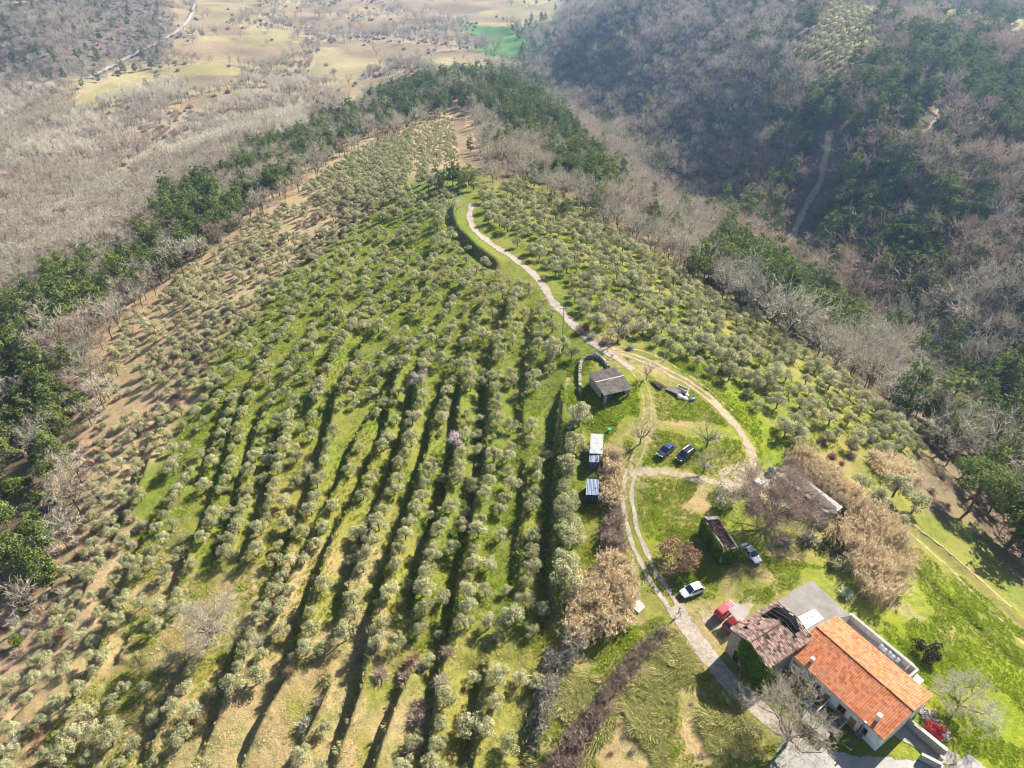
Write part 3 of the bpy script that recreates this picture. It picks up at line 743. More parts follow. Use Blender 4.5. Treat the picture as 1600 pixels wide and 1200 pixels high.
g = np.random.default_rng(3)
def olive_proto(i):
    h = 1.1 + .2 * g.random(); bl = []
    nb = 9 + i % 3
    for k in range(nb):
        t = 2 * math.pi * k / nb + g.random() * .8; rr = (.75 + .75 * g.random()) * (k % 4 != 0)
        bl.append((rr * math.cos(t), rr * math.sin(t), h + .7 + 1.3 * g.random() * (1.25 - rr / 2), .55 + .4 * g.random(), .85))
    c = crown("olive_crown", bl, 1500, .25, .5, M_OLIVE, g, up=.8, shell=.45)
    seg = [((0, 0, -.5), (.06, .04, h * .6), .17, .13)]
    for k in range(3):
        bx = bl[k * 3]; seg.append(((.06, .04, h * .6), (bx[0] * .7, bx[1] * .7, bx[2]), .10, .05))
    return (("trunk", tubes(seg)), ("crown", c))
OLIVES = [olive_proto(i) for i in range(7)]
def pine_proto(i):
    hh = 9 + 2.5 * g.random(); bl = []
    tiers = 6
    for t in range(tiers):
        f = t / (tiers - 1); z = hh * (.30 + .66 * f); rad = (2.5 + .5 * g.random()) * (1 - f) ** .6 * (.75 if t == 0 else 1) + .25
        for k in range(5 if t < 4 else (3 if t == 4 else 1)):
            a = g.random() * 6.283; r_ = rad * (.55 + .3 * g.random()) * (t < 5)
            bl.append((r_ * math.cos(a), r_ * math.sin(a), z + g.normal() * .4, .65 + .5 * (1 - f) + .25 * g.random(), .6))
    c = crown("pine_crown", bl, 1300, .55, .5, M_PINE if i % 3 else M_PINE2, g, up=.5, shell=.3)
    seg = [((0, 0, -.8), (0.1, 0, hh * .5), .20, .14), ((0.1, 0, hh * .5), (0, 0, hh * .93), .14, .04)]
    for b_ in bl[:9]: seg.append(((0.05, 0, b_[2] * .85), b_[:3], .05, .02))
    return (("trunk", tubes(seg)), ("crown", c))
PINES = [pine_proto(i) for i in range(6)]
def stone_pine_proto(h, r, nb, n, dens=1.0, mat=M_PINE):
    bl = []
    for k in range(nb):
        a = g.random() * 6.283; rr = r * math.sqrt(g.random()) * .8
        bl.append((rr * math.cos(a), rr * math.sin(a), h * (.62 + .3 * (1 - (rr / r) ** 2)) + g.normal() * .3, r * .24 + .5 * g.random(), .6))
    c = crown("pine_crown", bl, n, .5, .5, mat, g, up=.5, shell=.35)
    seg = [((0, 0, -.8), (.15, .1, h * .35), .3, .24), ((.15, .1, h * .35), (0, 0, h * .8), .24, .1)]
    for b_ in bl[:12]: seg.append(((.1, 0, h * (.4 + .2 * g.random())), b_[:3], .09, .03))
    return (("trunk", tubes(seg)), ("crown", c))
BARES = [(("trunk", t), ("crown", c)) for t, c in [bare_meshes(np.random.default_rng(40 + i), (M_TWIG, M_TWIG, M_TWIGG, M_TWIGP)[i % 4], 8.5 + i * .4, 3.2 + .2 * i, nl=6, depth=4, kids=3, minw=.065, thick=.016, rise=.75) for i in range(6)]]
POPLARS = [(("trunk", t), ("crown", c)) for t, c in [bare_meshes(np.random.default_rng(60 + i), M_POPLAR, 13 + i, 2.4, nl=7, depth=4, kids=3, minw=.10, thick=.012, rise=1.5) for i in range(3)]]
def bush_mesh(seed, mat, h, r, n, size=.3, twiggy=True):
    gg = np.random.default_rng(seed)
    if twiggy:
        d = unit(np.stack([gg.normal(size=n), gg.normal(size=n), .35 + np.abs(gg.normal(size=n))], 1))
        L = (.55 + .45 * gg.random(n))
        P0 = d * np.array([r, r, h]) * (L * (.15 + .6 * gg.random(n)))[:, None] + gg.normal(size=(n, 3)) * .12
        P1 = P0 + (d * .8 + gg.normal(size=(n, 3)) * .45) * (.28 * r)
        P0[:, 2] = np.maximum(P0[:, 2], 0)
        V, Fq = ribbons(P0, P1, np.full(n, .07), np.full(n, .03), gg)
        return raw_mesh("branches", V, Fq, mat, gg.random(n))
    bl = []
    for k in range(9):
        a = gg.random() * 6.283; rr = r * .65 * math.sqrt(gg.random())
        bl.append((rr * math.cos(a), rr * math.sin(a), h * (.3 + .35 * gg.random()), r * (.35 + .2 * gg.random()), h / r * .6))
    return crown("foliage", bl, n, size, .6, mat, gg, shell=.4)
BRUSH = [((("branches", bush_mesh(80 + i, (M_TWIGP, M_TWIG, M_TWIGP, M_TWIGG, M_RUSSET)[i], 1.7, 1.5, 520)),)) for i in range(5)]
GREENBUSH = [((("foliage", bush_mesh(90 + i, (M_PINE2, M_IVY, M_PINE)[i], 3.0, 1.9, 700, .38, False)),)) for i in range(3)]
def tuft_mesh(seed, mat, n, h, r, w, bend):
    gg = np.random.default_rng(seed)
    a = gg.random(n) * 6.283; rr = r * np.sqrt(gg.random(n))
    P0 = np.stack([rr * np.cos(a), rr * np.sin(a), np.full(n, -.05)], 1)
    P1 = P0 + np.stack([np.cos(a) * bend * gg.random(n) + bend * .5, np.sin(a) * bend * gg.random(n), h * (.6 + .5 * gg.random(n))], 1)
    V, Fq = ribbons(P0, P1, np.full(n, w), np.full(n, w * .35), gg)
    return raw_mesh("tuft", V, Fq, mat, gg.random(n))

USED = {}
def plant(name, parts, x, y, z, rz, s, label, cat, group=None, sz=None):
    if len(parts) == 1:
        o = link(name, parts[0][1], None, (x, y, z), rz); o.scale = (s, s, s * (sz or 1)); return tag(o, label, cat, group)
    e = empty(name, (x, y, z), rz, label, cat, group); e.scale = (s, s, s * (sz or 1))
    for pn, me in parts: link(pn, me, e)
    return e

# stuff: one object of many copies, grown on points
def stuff(name, label, cat, P, rz, sc, ix, variants):
    me = bpy.data.meshes.new(name)
    P = np.asarray(P, np.float32); n = len(P)
    me.vertices.add(n); me.vertices.foreach_set("co", P.ravel())
    for nm, ty, d in (("rz", 'FLOAT', rz), ("sc", 'FLOAT', sc), ("ix", 'INT', ix)):
        a = me.attributes.new(nm, ty, 'POINT'); a.data.foreach_set("value", np.asarray(d, np.int32 if ty == 'INT' else np.float32))
    o = link(name, me); tag(o, label, cat, kind="stuff")
    ng = bpy.data.node_groups.new(name + "_growth", 'GeometryNodeTree')
    ng.interface.new_socket("Geometry", in_out='INPUT', socket_type='NodeSocketGeometry')
    ng.interface.new_socket("Geometry", in_out='OUTPUT', socket_type='NodeSocketGeometry')
    gi = ng.nodes.new("NodeGroupInput"); go = ng.nodes.new("NodeGroupOutput")
    ip = ng.nodes.new("GeometryNodeInstanceOnPoints"); ip.inputs["Pick Instance"].default_value = True
    g2i = ng.nodes.new("GeometryNodeGeometryToInstance")
    for objs in variants:
        if len(objs) == 1:
            oi = ng.nodes.new("GeometryNodeObjectInfo"); oi.inputs["Object"].default_value = objs[0]
            geo = oi.outputs["Geometry"]
        else:
            j = ng.nodes.new("GeometryNodeJoinGeometry")
            for ob in objs:
                oi = ng.nodes.new("GeometryNodeObjectInfo"); oi.inputs["Object"].default_value = ob
                ng.links.new(oi.outputs["Geometry"], j.inputs[0])
            geo = j.outputs[0]
        ng.links.new(geo, g2i.inputs[0])
    def attr(nm, ty):
        a = ng.nodes.new("GeometryNodeInputNamedAttribute"); a.data_type = ty; a.inputs["Name"].default_value = nm
        return a.outputs[0]
    cx = ng.nodes.new("ShaderNodeCombineXYZ"); ng.links.new(attr("rz", 'FLOAT'), cx.inputs[2])
    ng.links.new(gi.outputs[0], ip.inputs["Points"]); ng.links.new(g2i.outputs[0], ip.inputs["Instance"])
    ng.links.new(attr("ix", 'INT'), ip.inputs["Instance Index"])
    ng.links.new(cx.outputs[0], ip.inputs["Rotation"]); ng.links.new(attr("sc", 'FLOAT'), ip.inputs["Scale"])
    ng.links.new(ip.outputs[0], go.inputs[0])
    md = o.modifiers.new("growth", 'NODES'); md.node_group = ng
    return o

def jgrid(x0, x1, y0, y1, step, jit, ang=0.0, seed=0):
    gg = np.random.default_rng(seed)
    R_ = max(x1 - x0, y1 - y0) * .75
    a = np.arange(-R_, R_, step); X, Y = np.meshgrid(a, a)
    X = X + (np.arange(len(a)) % 2 * step * .5)[:, None]
    X = X.ravel() + (gg.random(X.size) - .5) * step * jit; Y = Y.ravel() + (gg.random(Y.size) - .5) * step * jit
    c, s = math.cos(ang), math.sin(ang)
    x = (x0 + x1) / 2 + X * c - Y * s; y = (y0 + y1) / 2 + X * s + Y * c
    m = (x > x0) & (x < x1) & (y > y0) & (y < y1)
    return x[m], y[m]
def frame(x, y):
    z = hbase(x, y); px, py = project(x, y, z)
    return z, px, py, hidden(x, y, z)

# --- olive trees
OLV = []
_rows = []
for _A, L in TERR[:-2]:
    if _A == 1.61: continue
    L2 = smooth_line(L, 2.9); d_ = np.gradient(L2, axis=0); d_ /= np.hypot(d_[:, 0], d_[:, 1])[:, None]; n_ = np.stack([-d_[:, 1], d_[:, 0]], 1)
    for off in (2.2, 5.2): _rows.append((L2 + n_ * off + rng.normal(size=L2.shape) * .28)[rng.random(len(L2)) < (.92 if off < 3 else .5)])
_rows = np.concatenate(_rows); _keep = []
for q in _rows:
    if all((q[0] - k[0]) ** 2 + (q[1] - k[1]) ** 2 > 6.0 for k in _keep): _keep.append(q)
_rows = np.array(_keep)
x, y = jgrid(-170, 60, 40, 330, 3.9, .7, .35, 1)
_nd = np.array([np.min((_rows[:, 0] - a) ** 2 + (_rows[:, 1] - b) ** 2) for a, b in zip(x, y)])
x = np.r_[_rows[:, 0], x[_nd > 11.0]]; y = np.r_[_rows[:, 1], y[_nd > 11.0]]
z, px, py, hid = frame(x, y)
tr, bank = terrace(x, y)
m = zone('grove', px, py) & ~hid & (bank > 1.0)
# leave out some trees so that the rows read unevenly, and the dry clearing
m &= vnoise(x, y, 9, 31) > .16
m &= ~inpoly(px, py, [(290,900),(380,880),(420,900),(400,960),(370,1010),(320,1040),(280,1010)])
OLV += [(a, b, 'grove') for a, b in zip(x[m], y[m])]
m = zone('lower', px, py) & ~hid & (bank > .8) & (vnoise(x, y, 7, 32) > .54)
OLV += [(a, b, 'lower') for a, b in zip(x[m], y[m])]
x, y = jgrid(-260, 60, 50, 640, 3.9, .75, .2, 2)
z, px, py, hid = frame(x, y)
m = zone('brown', px, py) & ~hid & (vnoise(x, y, 12, 33) > .22)
OLV += [(a, b, 'brown') for a, b in zip(x[m], y[m])]
x, y = jgrid(-260, 80, 200, 640, 4.1, .6, .2, 12)
z, px, py, hid = frame(x, y)
m = zone('upper', px, py) & ~hid & ~zone('ridgepath', px, py) & (vnoise(x, y, 10, 34) > .12)
OLV += [(a, b, 'upper') for a, b in zip(x[m], y[m])]
x, y = jgrid(-20, 130, 70, 400, 3.7, .7, .5, 3)
z, px, py, hid = frame(x, y)
m = zone('right', px, py) & ~hid & (vnoise(x, y, 9, 35) > .12)
OLV += [(a, b, 'right') for a, b in zip(x[m], y[m])]
# olives standing singly in the yard and beside the sheds
for q in [(895,675),(898,705),(885,745),(882,775),(880,812),(892,835),(893,862),(888,905),(880,930),(905,668),(1345,765),(1395,775),(1425,800),(1370,790),(1405,825),(1170,600),(1100,545),(1135,575),(880,545),(893,560),(1012,520),(862,560)]:
    a, b, _ = G(*q); OLV.append((a, b, 'yard'))
_o = np.array([(a, b) for a, b, _ in OLV])
def near_line(x, y, L, r):
    sd, _ = seg_dist(x, y, smooth_line(L, 4.0)); return np.abs(sd) < r
_bad = near_line(_o[:, 0], _o[:, 1], RIDGE, 2.6)
OLV = [o for o, bd in zip(OLV, _bad) if not bd]
_o = np.array([(a, b) for a, b, _ in OLV])
_oz = height(_o[:, 0], _o[:, 1])
_dist = np.sqrt(_o[:, 0] ** 2 + _o[:, 1] ** 2 + (HC - _oz) ** 2)
_opx, _opy = project(_o[:, 0], _o[:, 1], _oz + 1.5)
_inview = (_opx > 0) & (_opx < 1600) & (_opy > 0) & (_opy < 1200)
order = np.argsort(np.where(_inview, _dist, _dist + 1e4))
SIZE = {'grove': .77, 'lower': .78, 'brown': .76, 'upper': .76, 'right': .88, 'yard': 1.15}
LANDMARK = [("the stone barn", (957, 612)), ("the white corrugated shed", (932, 700)), ("the blue container", (926, 775)), ("the tiny well house", (992, 940)),
            ("the well house cane thicket", (930, 965)), ("the pale clearing tree", (333, 1003)), ("the curved stone wall", (905, 590)), ("the tall pole by the ridge track", (879, 527)),
            ("the dry slope crossarm pole", (163, 596)), ("the long low shed", (1262, 770)), ("the upper blossoming tree", (653, 612)), ("the lower blossoming tree", (712, 702)), ("the teal tank", (1205, 738)),
            ("the debris heap's slim pole", (1037, 566)), ("the thin green terrace pole", (467, 546)), ("the thin dry slope pole", (322, 553)), ("the far left crossarm pole", (10, 600)),
            ("the pine clump on the knoll", (700, 280)), ("the bend of the ridge track", (740, 318)), ("the large spreading pine", (1512, 800)), ("the dark shrub on the meadow", (1448, 1022)),
            ("the right olive slope's top", (1090, 450)), ("the right olive slope's foot", (1420, 690)), ("the right olive slope's middle", (1230, 560)), ("the foot of the grove", (700, 1190)), ("the bottom left corner", (20, 1190)), ("the left end of the clearing", (120, 1090)), ("the upper grove's far end", (700, 190)), ("the right slope pine row", (1230, 480)), ("the bare track in the ravine", (1250, 350))]
LM_XY = [(n, G(*p)) for n, p in LANDMARK]
ORD = ["nearest", "second nearest", "third nearest", "fourth nearest", "fifth nearest", "sixth nearest", "seventh nearest", "eighth nearest", "ninth nearest", "tenth nearest", "eleventh nearest", "twelfth nearest"]
def ordinal(n):
    if n < 12: return ORD[n]
    n += 1; suf = "th" if 10 < n % 100 < 14 else {1: "st", 2: "nd", 3: "rd"}.get(n % 10, "th")
    return f"{n}{suf} nearest"
def rank_labels(items):
    """items: (object, x, y, z, look). Each is told apart by its rank of nearness to a landmark on one side of it."""
    cells = {}
    for o, x, y, z, look in items:
        d, n, q = min((math.hypot(q[0] - x, q[1] - y), n, q) for n, q in LM_XY)
        px, py = project(x, y, z); qx, qy = project(*q); dx = px - qx; dy = py - qy
        if n == "the bottom left corner": w = "to"
        else: w = ("left of" if dx < 0 else "right of") if abs(dx) > abs(dy) else ("beyond" if dy < 0 else "below")
        kind = look.split()[-2] if look.split()[-1] in ("tree", "bush") else look
        cells.setdefault((n, w), []).append((d, o, look))
    for (n, w), L in cells.items():
        L.sort(key=lambda t: t[0])
        for i, (d, o, look) in enumerate(L): o["label"] = f"{look}, {ordinal(i)} {w} {n}"
olive_first = {}; olive_items = []
ix_all = np.random.default_rng(8).integers(0, 7, len(_o)); sc_all = np.random.default_rng(9).normal(1.0, .2, len(_o)).clip(.5, 1.5); rz_all = np.random.default_rng(10).random(len(_o)) * 6.28
sc_all = sc_all * np.array([SIZE[o[2]] for o in OLV])
for n_, k in enumerate(order[:300]):
    zn = OLV[k][2]; s = float(sc_all[k])
    lab = ("large spreading" if s > 1.2 else ("small young" if s < .82 else "silver green")) + " olive tree"
    o = plant("olive_tree", OLIVES[ix_all[k]], _o[k, 0], _o[k, 1], _oz[k], rz_all[k], s, lab, "tree", "olive trees of the groves")
    olive_items.append((o, _o[k, 0], _o[k, 1], _oz[k], lab))
    olive_first.setdefault(int(ix_all[k]), list(o.children))
rank_labels(olive_items)
rest = order[300:]
ks = sorted(olive_first)
remap = {k: i for i, k in enumerate(ks)}
stuff("olive_grove", "rows of silver green olive trees covering the far parts of the hill", "olive grove", np.c_[_o[rest], _oz[rest]], rz_all[rest], sc_all[rest], [remap.get(int(v), 0) for v in ix_all[rest]], [olive_first[k] for k in ks])

# --- pines, bare trees, brush
PIN = []; BAR = []; POP = []; BRU = []; GBU = []; SHR = []
def add_forest(x0, x1, y0, y1, step, seed, rmin, rmax):
    x, y = jgrid(x0, x1, y0, y1, step, .95, .6, seed)
    r = np.hypot(x, y); m = (r >= rmin) & (r < rmax) & (np.abs(np.arctan2(x, y)) < R(50)); x = x[m]; y = y[m]
    z, px, py, hid = frame(x, y)
    gg = np.random.default_rng(seed + 500); u = gg.random(len(x)); nz = vnoise(x, y, 34, 41); nz2 = vnoise(x, y, 16, 43); nz3 = vnoise(x, y, 27, 47); vf = vnoise(x * .4, y, 34, 71)
    field = np.zeros(len(x), bool)
    for f in ('f1', 'f2', 'f3', 'f4', 'f5', 'f6', 'f7', 'f8', 'f9'):
        field |= zone(f, px, py) & ~hid & ((u > .05) | np.array([f == 'f5'] * len(x)))
    field |= zone('top', px, py) & (u > .12)
    open_ = np.zeros(len(x), bool)
    for f in ('grove', 'lower', 'brown', 'upper', 'right', 'yard', 'knoll', 'ridgepath', 'rolive', 'rough', 'gap', 'ridgegap', 'ridgeopen', 'lower'):
        open_ |= zone(f, px, py) & (~hid | (np.hypot(x, y) < 190))
    for tl in (pts_xy([(1296,205),(1286,262),(1262,318),(1238,372),(1230,395)]), pts_xy([(1425,140),(1445,160),(1470,182),(1450,200),(1432,220)])):
        field |= np.abs(seg_dist(x, y, tl)[0]) < 5.5
    for k in range(len(x)):
        if field[k] or open_[k]: continue
        X, Y = px[k], py[k]; p = (x[k], y[k]); h = hid[k]
        if not h:
            if inpoly_pt('belt', X, Y):
                (PIN if u[k] < .88 and nz2[k] > .22 else BAR).append(p); continue
            if inpoly_pt('belt2', X, Y):
                (PIN if u[k] < .40 else GBU if u[k] < .90 else BAR).append(p); continue
            if inpoly_pt('row', X, Y): PIN.append(p); continue
            if inpoly_pt('spine', X, Y):
                (PIN if u[k] < .85 else BAR).append(p); continue
            if inpoly_pt('rpine', X, Y) or inpoly_pt('rpine2', X, Y):
                (PIN if u[k] < .82 and nz2[k] > .25 else BAR).append(p); continue
            if inpoly_pt('corner', X, Y):
                (PIN if u[k] < .36 else GBU if u[k] < .5 else BRU if u[k] < .62 else BAR).append(p); continue
            if X > 780:
                near_slope = r_ok(x[k], y[k])
                (PIN if (u[k] < (.06 if near_slope else .22) and nz[k] > .3) else BAR).append(p); continue
            # the left valley: poplars in drifts, open scrub between
            if Y < 260 and X < 480 and nz[k] > .60 and Y > 120: POP.append(p); continue
            if Y < 172 and 270 < X < 790 and vf[k] < .52 and u[k] < .9: continue
            if Y < 190 and X > 130 and nz2[k] < .42:
                BRU.append(p); continue
            if X < 260 and Y < 150 and u[k] < .2: PIN.append(p); continue
            if nz[k] < .25 and Y > 200: BRU.append(p); continue
            if nz3[k] < .23 and u[k] < .8: continue
            BAR.append(p)
        else:
            (PIN if u[k] < .15 else BAR).append(p)
ZP = {k: v for k, v in Z.items()}
def inpoly_pt(n, X, Y):
    c = False; P = ZP[n]; j = len(P) - 1
    for i in range(len(P)):
        (x1, y1), (x2, y2) = P[i], P[j]
        if (y1 > Y) != (y2 > Y) and X < (x2 - x1) * (Y - y1) / (y2 - y1) + x1: c = not c
        j = i
    return c
def r_ok(x, y): return (x * .62 - y * -.0) < 0 or hgrid(np.array(x), np.array(y)) > hgrid(np.array(x + 10.), np.array(y + 6.)) + .5
add_forest(-300, 330, 40, 330, 5.4, 101, 60, 300)
add_forest(-480, 480, 150, 620, 6.4, 102, 300, 560)
add_forest(-900, 900, 300, 1000, 7.4, 103, 560, 900)
add_forest(-1300, 1300, 400, 1500, 9.5, 104, 900, 1450)
# the group of pines on the knoll
for q in [(656,290),(664,286),(672,291),(681,287),(690,292),(699,288),(708,293),(716,289),(724,295),(732,290),(740,297),(686,298),(722,300)]:
    a, b, _ = G(*q); PIN.append((a, b))
for q in [(762,240),(775,262),(797,255),(810,275),(845,285),(735,238),(882,340),(930,345),(1065,350),(1130,395),(780,245),(768,225)]:
    a, b, _ = G(*q); PIN.append((a, b))
# brush along the dry slope and the terrace ends
x, y = jgrid(-230, 40, 45, 420, 3.4, .95, .3, 77)
z, px, py, hid = frame(x, y)
bn = vnoise(x, y, 11, 51)
m = zone('brown', px, py) & ~hid & (bn > .60); BRU += list(zip(x[m], y[m]))
m = zone('lower', px, py) & ~hid & (bn > .74) & (terrace(x, y)[1] < 2.6); BRU += list(zip(x[m], y[m]))
m = inpoly(px, py, [(250,560),(300,520),(390,430),(420,440),(330,560),(290,650),(250,720),(210,800),(180,840),(200,720)]) & (bn > .45); BRU += list(zip(x[m], y[m]))
m = inpoly(px, py, [(640,300),(560,350),(480,410),(440,440),(470,380),(560,310)]) & (bn > .40); BRU += list(zip(x[m], y[m]))
m = inpoly(px, py, [(90,600),(150,595),(170,660),(150,720),(130,790),(110,800),(120,700)]); BRU += list(zip(x[m], y[m]))
m = inpoly(px, py, [(60,850),(110,790),(110,900),(70,980),(0,1080),(-80,1120),(0,980)]); BRU += list(zip(x[m], y[m]))
for q in [(440,1050),(460,1035),(455,1060),(640,1040),(636,1060),(645,1035),(650,1025),(590,1000),(588,1020),(592,1040),(596,1060),(700,1030),(650,1125),(655,1105),(300,1130),(310,1110),(395,1040),(405,1010),(560,1020),(265,1110),(270,1090),(480,1130),(500,1100),(690,1075),(655,1150),(645,1170)]:
    a, b, _ = G(*q); BRU.append((a, b))
# shrubs and bare bushes below the yard
for q in [(1330,715),(1300,715),(1315,725),(1360,690),(1380,700),(1395,715),(1410,735),(1430,745),(1455,770),(1470,745),(1255,690),(1242,700),(1230,712),(1285,690),(1445,690),(1480,790),(1240,720)]:
    a, b, _ = G(*q); BRU.append((a, b))

def cat_parts(o): return list(o.children) if o.children else [o]
def settle(L, name, cat, protos, label_fn, stuff_name, stuff_label, stuff_cat, smean, ssd, maxn=300, seed=0, zoff=0.0, farscale=None, sink=.0):
    P = np.array(L); zz = height(P[:, 0], P[:, 1])
    d = np.sqrt(P[:, 0] ** 2 + P[:, 1] ** 2 + (HC - zz) ** 2)
    zz = zz + (vnoise(P[:, 0], P[:, 1], 60, 21) - .5) * 7 * np.clip((np.hypot(P[:, 0], P[:, 1]) - 420) / 300, 0, 1)
    px, py = project(P[:, 0], P[:, 1], zz + 2); hid = hidden(P[:, 0], P[:, 1], zz)
    inv = (px > 5) & (px < 1595) & (py > 5) & (py < 1195) & ~hid
    order = np.argsort(np.where(inv, d, d + 1e4)); gg = np.random.default_rng(seed)
    ix = gg.integers(0, len(protos), len(P)); sc = gg.normal(smean, ssd, len(P)).clip(smean * .55, smean * 1.5); rz = gg.random(len(P)) * 6.28
    if name in ('pine_tree', 'bare_tree'): sc = sc * np.where((px > 850) & (P[:, 0] > (P[:, 1] - 60) * .42), 1.35, 1.0)
    if name == 'pine_tree': sc = np.where((px > 645) & (px < 750) & (py > 255) & (py < 305) & (d < 330), sc * .62, sc)
    if farscale: sc = sc * np.clip(1 + (d - 300) / 600 * farscale, 1, 1 + farscale)
    if name == 'bare_tree':
        far_r = (px > 850) & (P[:, 0] > (P[:, 1] - 60) * .42)
        f_ = vnoise(P[:, 0], P[:, 1], 45, 61) * .7 + gg.random(len(P)) * .3
        ix = np.clip((f_ * 8.4 - 1.2), 0, 5.99).astype(int); ix = np.where(far_r & (gg.random(len(P)) < .7), 2, ix); sc = sc * (.72 + .56 * vnoise(P[:, 0], P[:, 1], 30, 62))
    first = {}; items = []
    for k in order[:maxn]:
        if not inv[k] and len(first) == len(protos): break
        lab = label_fn(px[k], py[k], float(sc[k] / smean), int(ix[k]))
        o = plant(name, protos[ix[k]], P[k, 0], P[k, 1], zz[k] - sink, rz[k], float(sc[k]), lab, cat, stuff_label + ", the nearer ones")
        items.append((o, P[k, 0], P[k, 1], zz[k], lab[0]))
        first.setdefault(int(ix[k]), cat_parts(o))
    rank_labels(items)
    rest = order[maxn:]
    ks = sorted(first); rm = {k: i for i, k in enumerate(ks)}
    if len(rest):
        stuff(stuff_name, stuff_label, stuff_cat, np.c_[P[rest], zz[rest] - sink], rz[rest], sc[rest], [rm.get(int(v), 0) for v in ix[rest]], [first[k] for k in ks])
    return len(P)
def size_word(s): return "tall" if s > 1.15 else "short" if s < .85 else ""
def lab_pine(px, py, s, ix): return (size_word(s) + (" yellowish green pine tree" if ix % 3 == 0 else " dark green pine tree")).strip(), "pine"
def lab_bare(px, py, s, ix): return (size_word(s) + " " + ("brown", "brown", "greenish grey", "reddish")[ix % 4] + " leafless tree").strip(), "bare"
def lab_brush(px, py, s, ix): return (("large " if s > 1.15 else "small " if s < .85 else "") + ("reddish", "pale brown", "purplish", "greenish grey", "russet")[ix] + " leafless bush"), "brush"
def lab_gb(px, py, s, ix):
    sw = ("yellowish", "bright", "dark")[ix]
    return f"{sw} green evergreen bush", "bush"
NP = [settle(PIN, "pine_tree", "tree", PINES, lab_pine, "pine_wood", "dark pines scattered through the far woods", "pine wood", 1.08, .18, seed=21, farscale=.1),
      settle(BAR, "bare_tree", "tree", BARES, lab_bare, "bare_wood", "leafless grey brown woodland over the far slopes", "woodland", 1.0, .17, seed=22, farscale=.25),
      settle(POP, "poplar_tree", "tree", POPLARS, lambda px, py, s, ix: ("pale leafless poplar tree", "poplar"), "poplar_wood", "drifts of pale leafless poplars on the valley floor", "poplar wood", .95, .14, seed=23, maxn=60),
      settle(BRU, "bare_bush", "bush", BRUSH, lab_brush, "scrub", "brown leafless scrub over the dry ground", "scrub", 1.0, .22, seed=24, sink=.1, farscale=1.4),
      settle(GBU, "evergreen_bush", "bush", GREENBUSH, lab_gb, "evergreen_scrub", "evergreen scrub on the wood edge", "scrub", .95, .2, seed=25, sink=.1)]
print("trees", len(OLV), NP)
# far olive grove on the right hilltop
x, y = jgrid(100, 420, 250, 620, 7.4, .35, .45, 31)
z, px, py, hid = frame(x, y); m = zone('rolive', px, py) & ~hid
stuff("far_olive_grove", "far olive grove in rows on the opposite hilltop", "olive grove", np.c_[x[m], y[m], height(x[m], y[m])], rng.random(m.sum()) * 6.28, rng.normal(1.5, .2, m.sum()), rng.integers(0, len(ks), m.sum()), [olive_first[k] for k in sorted(olive_first)])

# ------------------------------------------------------------------ building materials
M_PLASTER = surf("white_plaster", (.55, .54, .52), (.78, .78, .76), .8, .9, .2)
M_PLASTER_OLD = surf("stained_plaster", (.36, .33, .29), (.58, .55, .50), .9, .95, .3, scale2=.5)
M_STONE = surf("rubble_stone", (.20, .17, .14), (.42, .37, .31), 2.4, .95, .8)
M_STONE2 = surf("field_stone", (.20, .175, .145), (.36, .33, .28), 3.5, .95, .6)
M_SLAB = surf("grey_concrete", (.21, .19, .17), (.30, .275, .25), .55, .95, .2, scale2=.35)
M_SLAB2 = surf("pale_concrete", (.30, .275, .25), (.40, .375, .34), .8, .95, .2)
M_TILE = surf("new_roof_tiles", (.33, .10, .052), (.47, .165, .09), 3.2, .8, .15)
M_TILE_OLD = surf("old_roof_tiles", (.24, .13, .105), (.74, .54, .45), 3.8, .95, .5, scale2=.7)
M_CHAR_SHADE = surf("dark_rafters_and_shade", (.012, .012, .014), (.04, .038, .036), 2, .9, .3)  # charred timber, also the painted shade of the door and bay
M_GLASS = plain("window_glass", (.02, .025, .035), .08, spec=.6)
M_FRAMEW = plain("painted_wood", (.30, .16, .08), .6)
M_METAL = plain("bare_metal", (.55, .56, .58), .35, .9)
M_WHITE = plain("white_paint", (.78, .78, .77), .5)
M_SHEET = surf("weathered_fibre_cement", (.145, .125, .11), (.30, .265, .24), 1.2, .95, .35, scale2=.45)
M_SHEETW = surf("white_corrugated_sheet", (.24, .245, .245), (.38, .38, .37), .9, .6, .1)
M_SHEETM = surf("mossy_pale_sheet", (.30, .275, .245), (.45, .42, .375), .6, .9, .2)
M_MOSS = surf("dark_moss", (.05, .042, .04), (.13, .11, .095), 3, .95, .6)
M_BLUE = plain("dark_blue_panel", (.035, .065, .13), .3, .2, .3)
M_BLUEL = plain("pale_blue_sheet", (.085, .115, .18), .65, .1)
M_WOOD = surf("old_wood", (.17, .12, .08), (.32, .24, .17), 5, .9, .3)
M_RUST = surf("rust", (.30, .11, .04), (.45, .20, .09), 5, .9, .3)
M_TEAL = plain("teal_plastic", (.06, .20, .22), .45)
M_BARREL = plain("blue_plastic", (.02, .12, .50), .35)
M_REDP = plain("red_paint", (.55, .04, .03), .4)
M_BLACKR = plain("rubber", (.02, .02, .02), .85)
M_PVC = plain("white_plastic", (.80, .80, .80), .35)
m, nt, b = new_mat("translucent_sheet"); b.inputs["Base Color"].default_value = (.20, .19, .185, 1); b.inputs["Alpha"].default_value = .62; b.inputs["Roughness"].default_value = .4
M_CANOPY = m

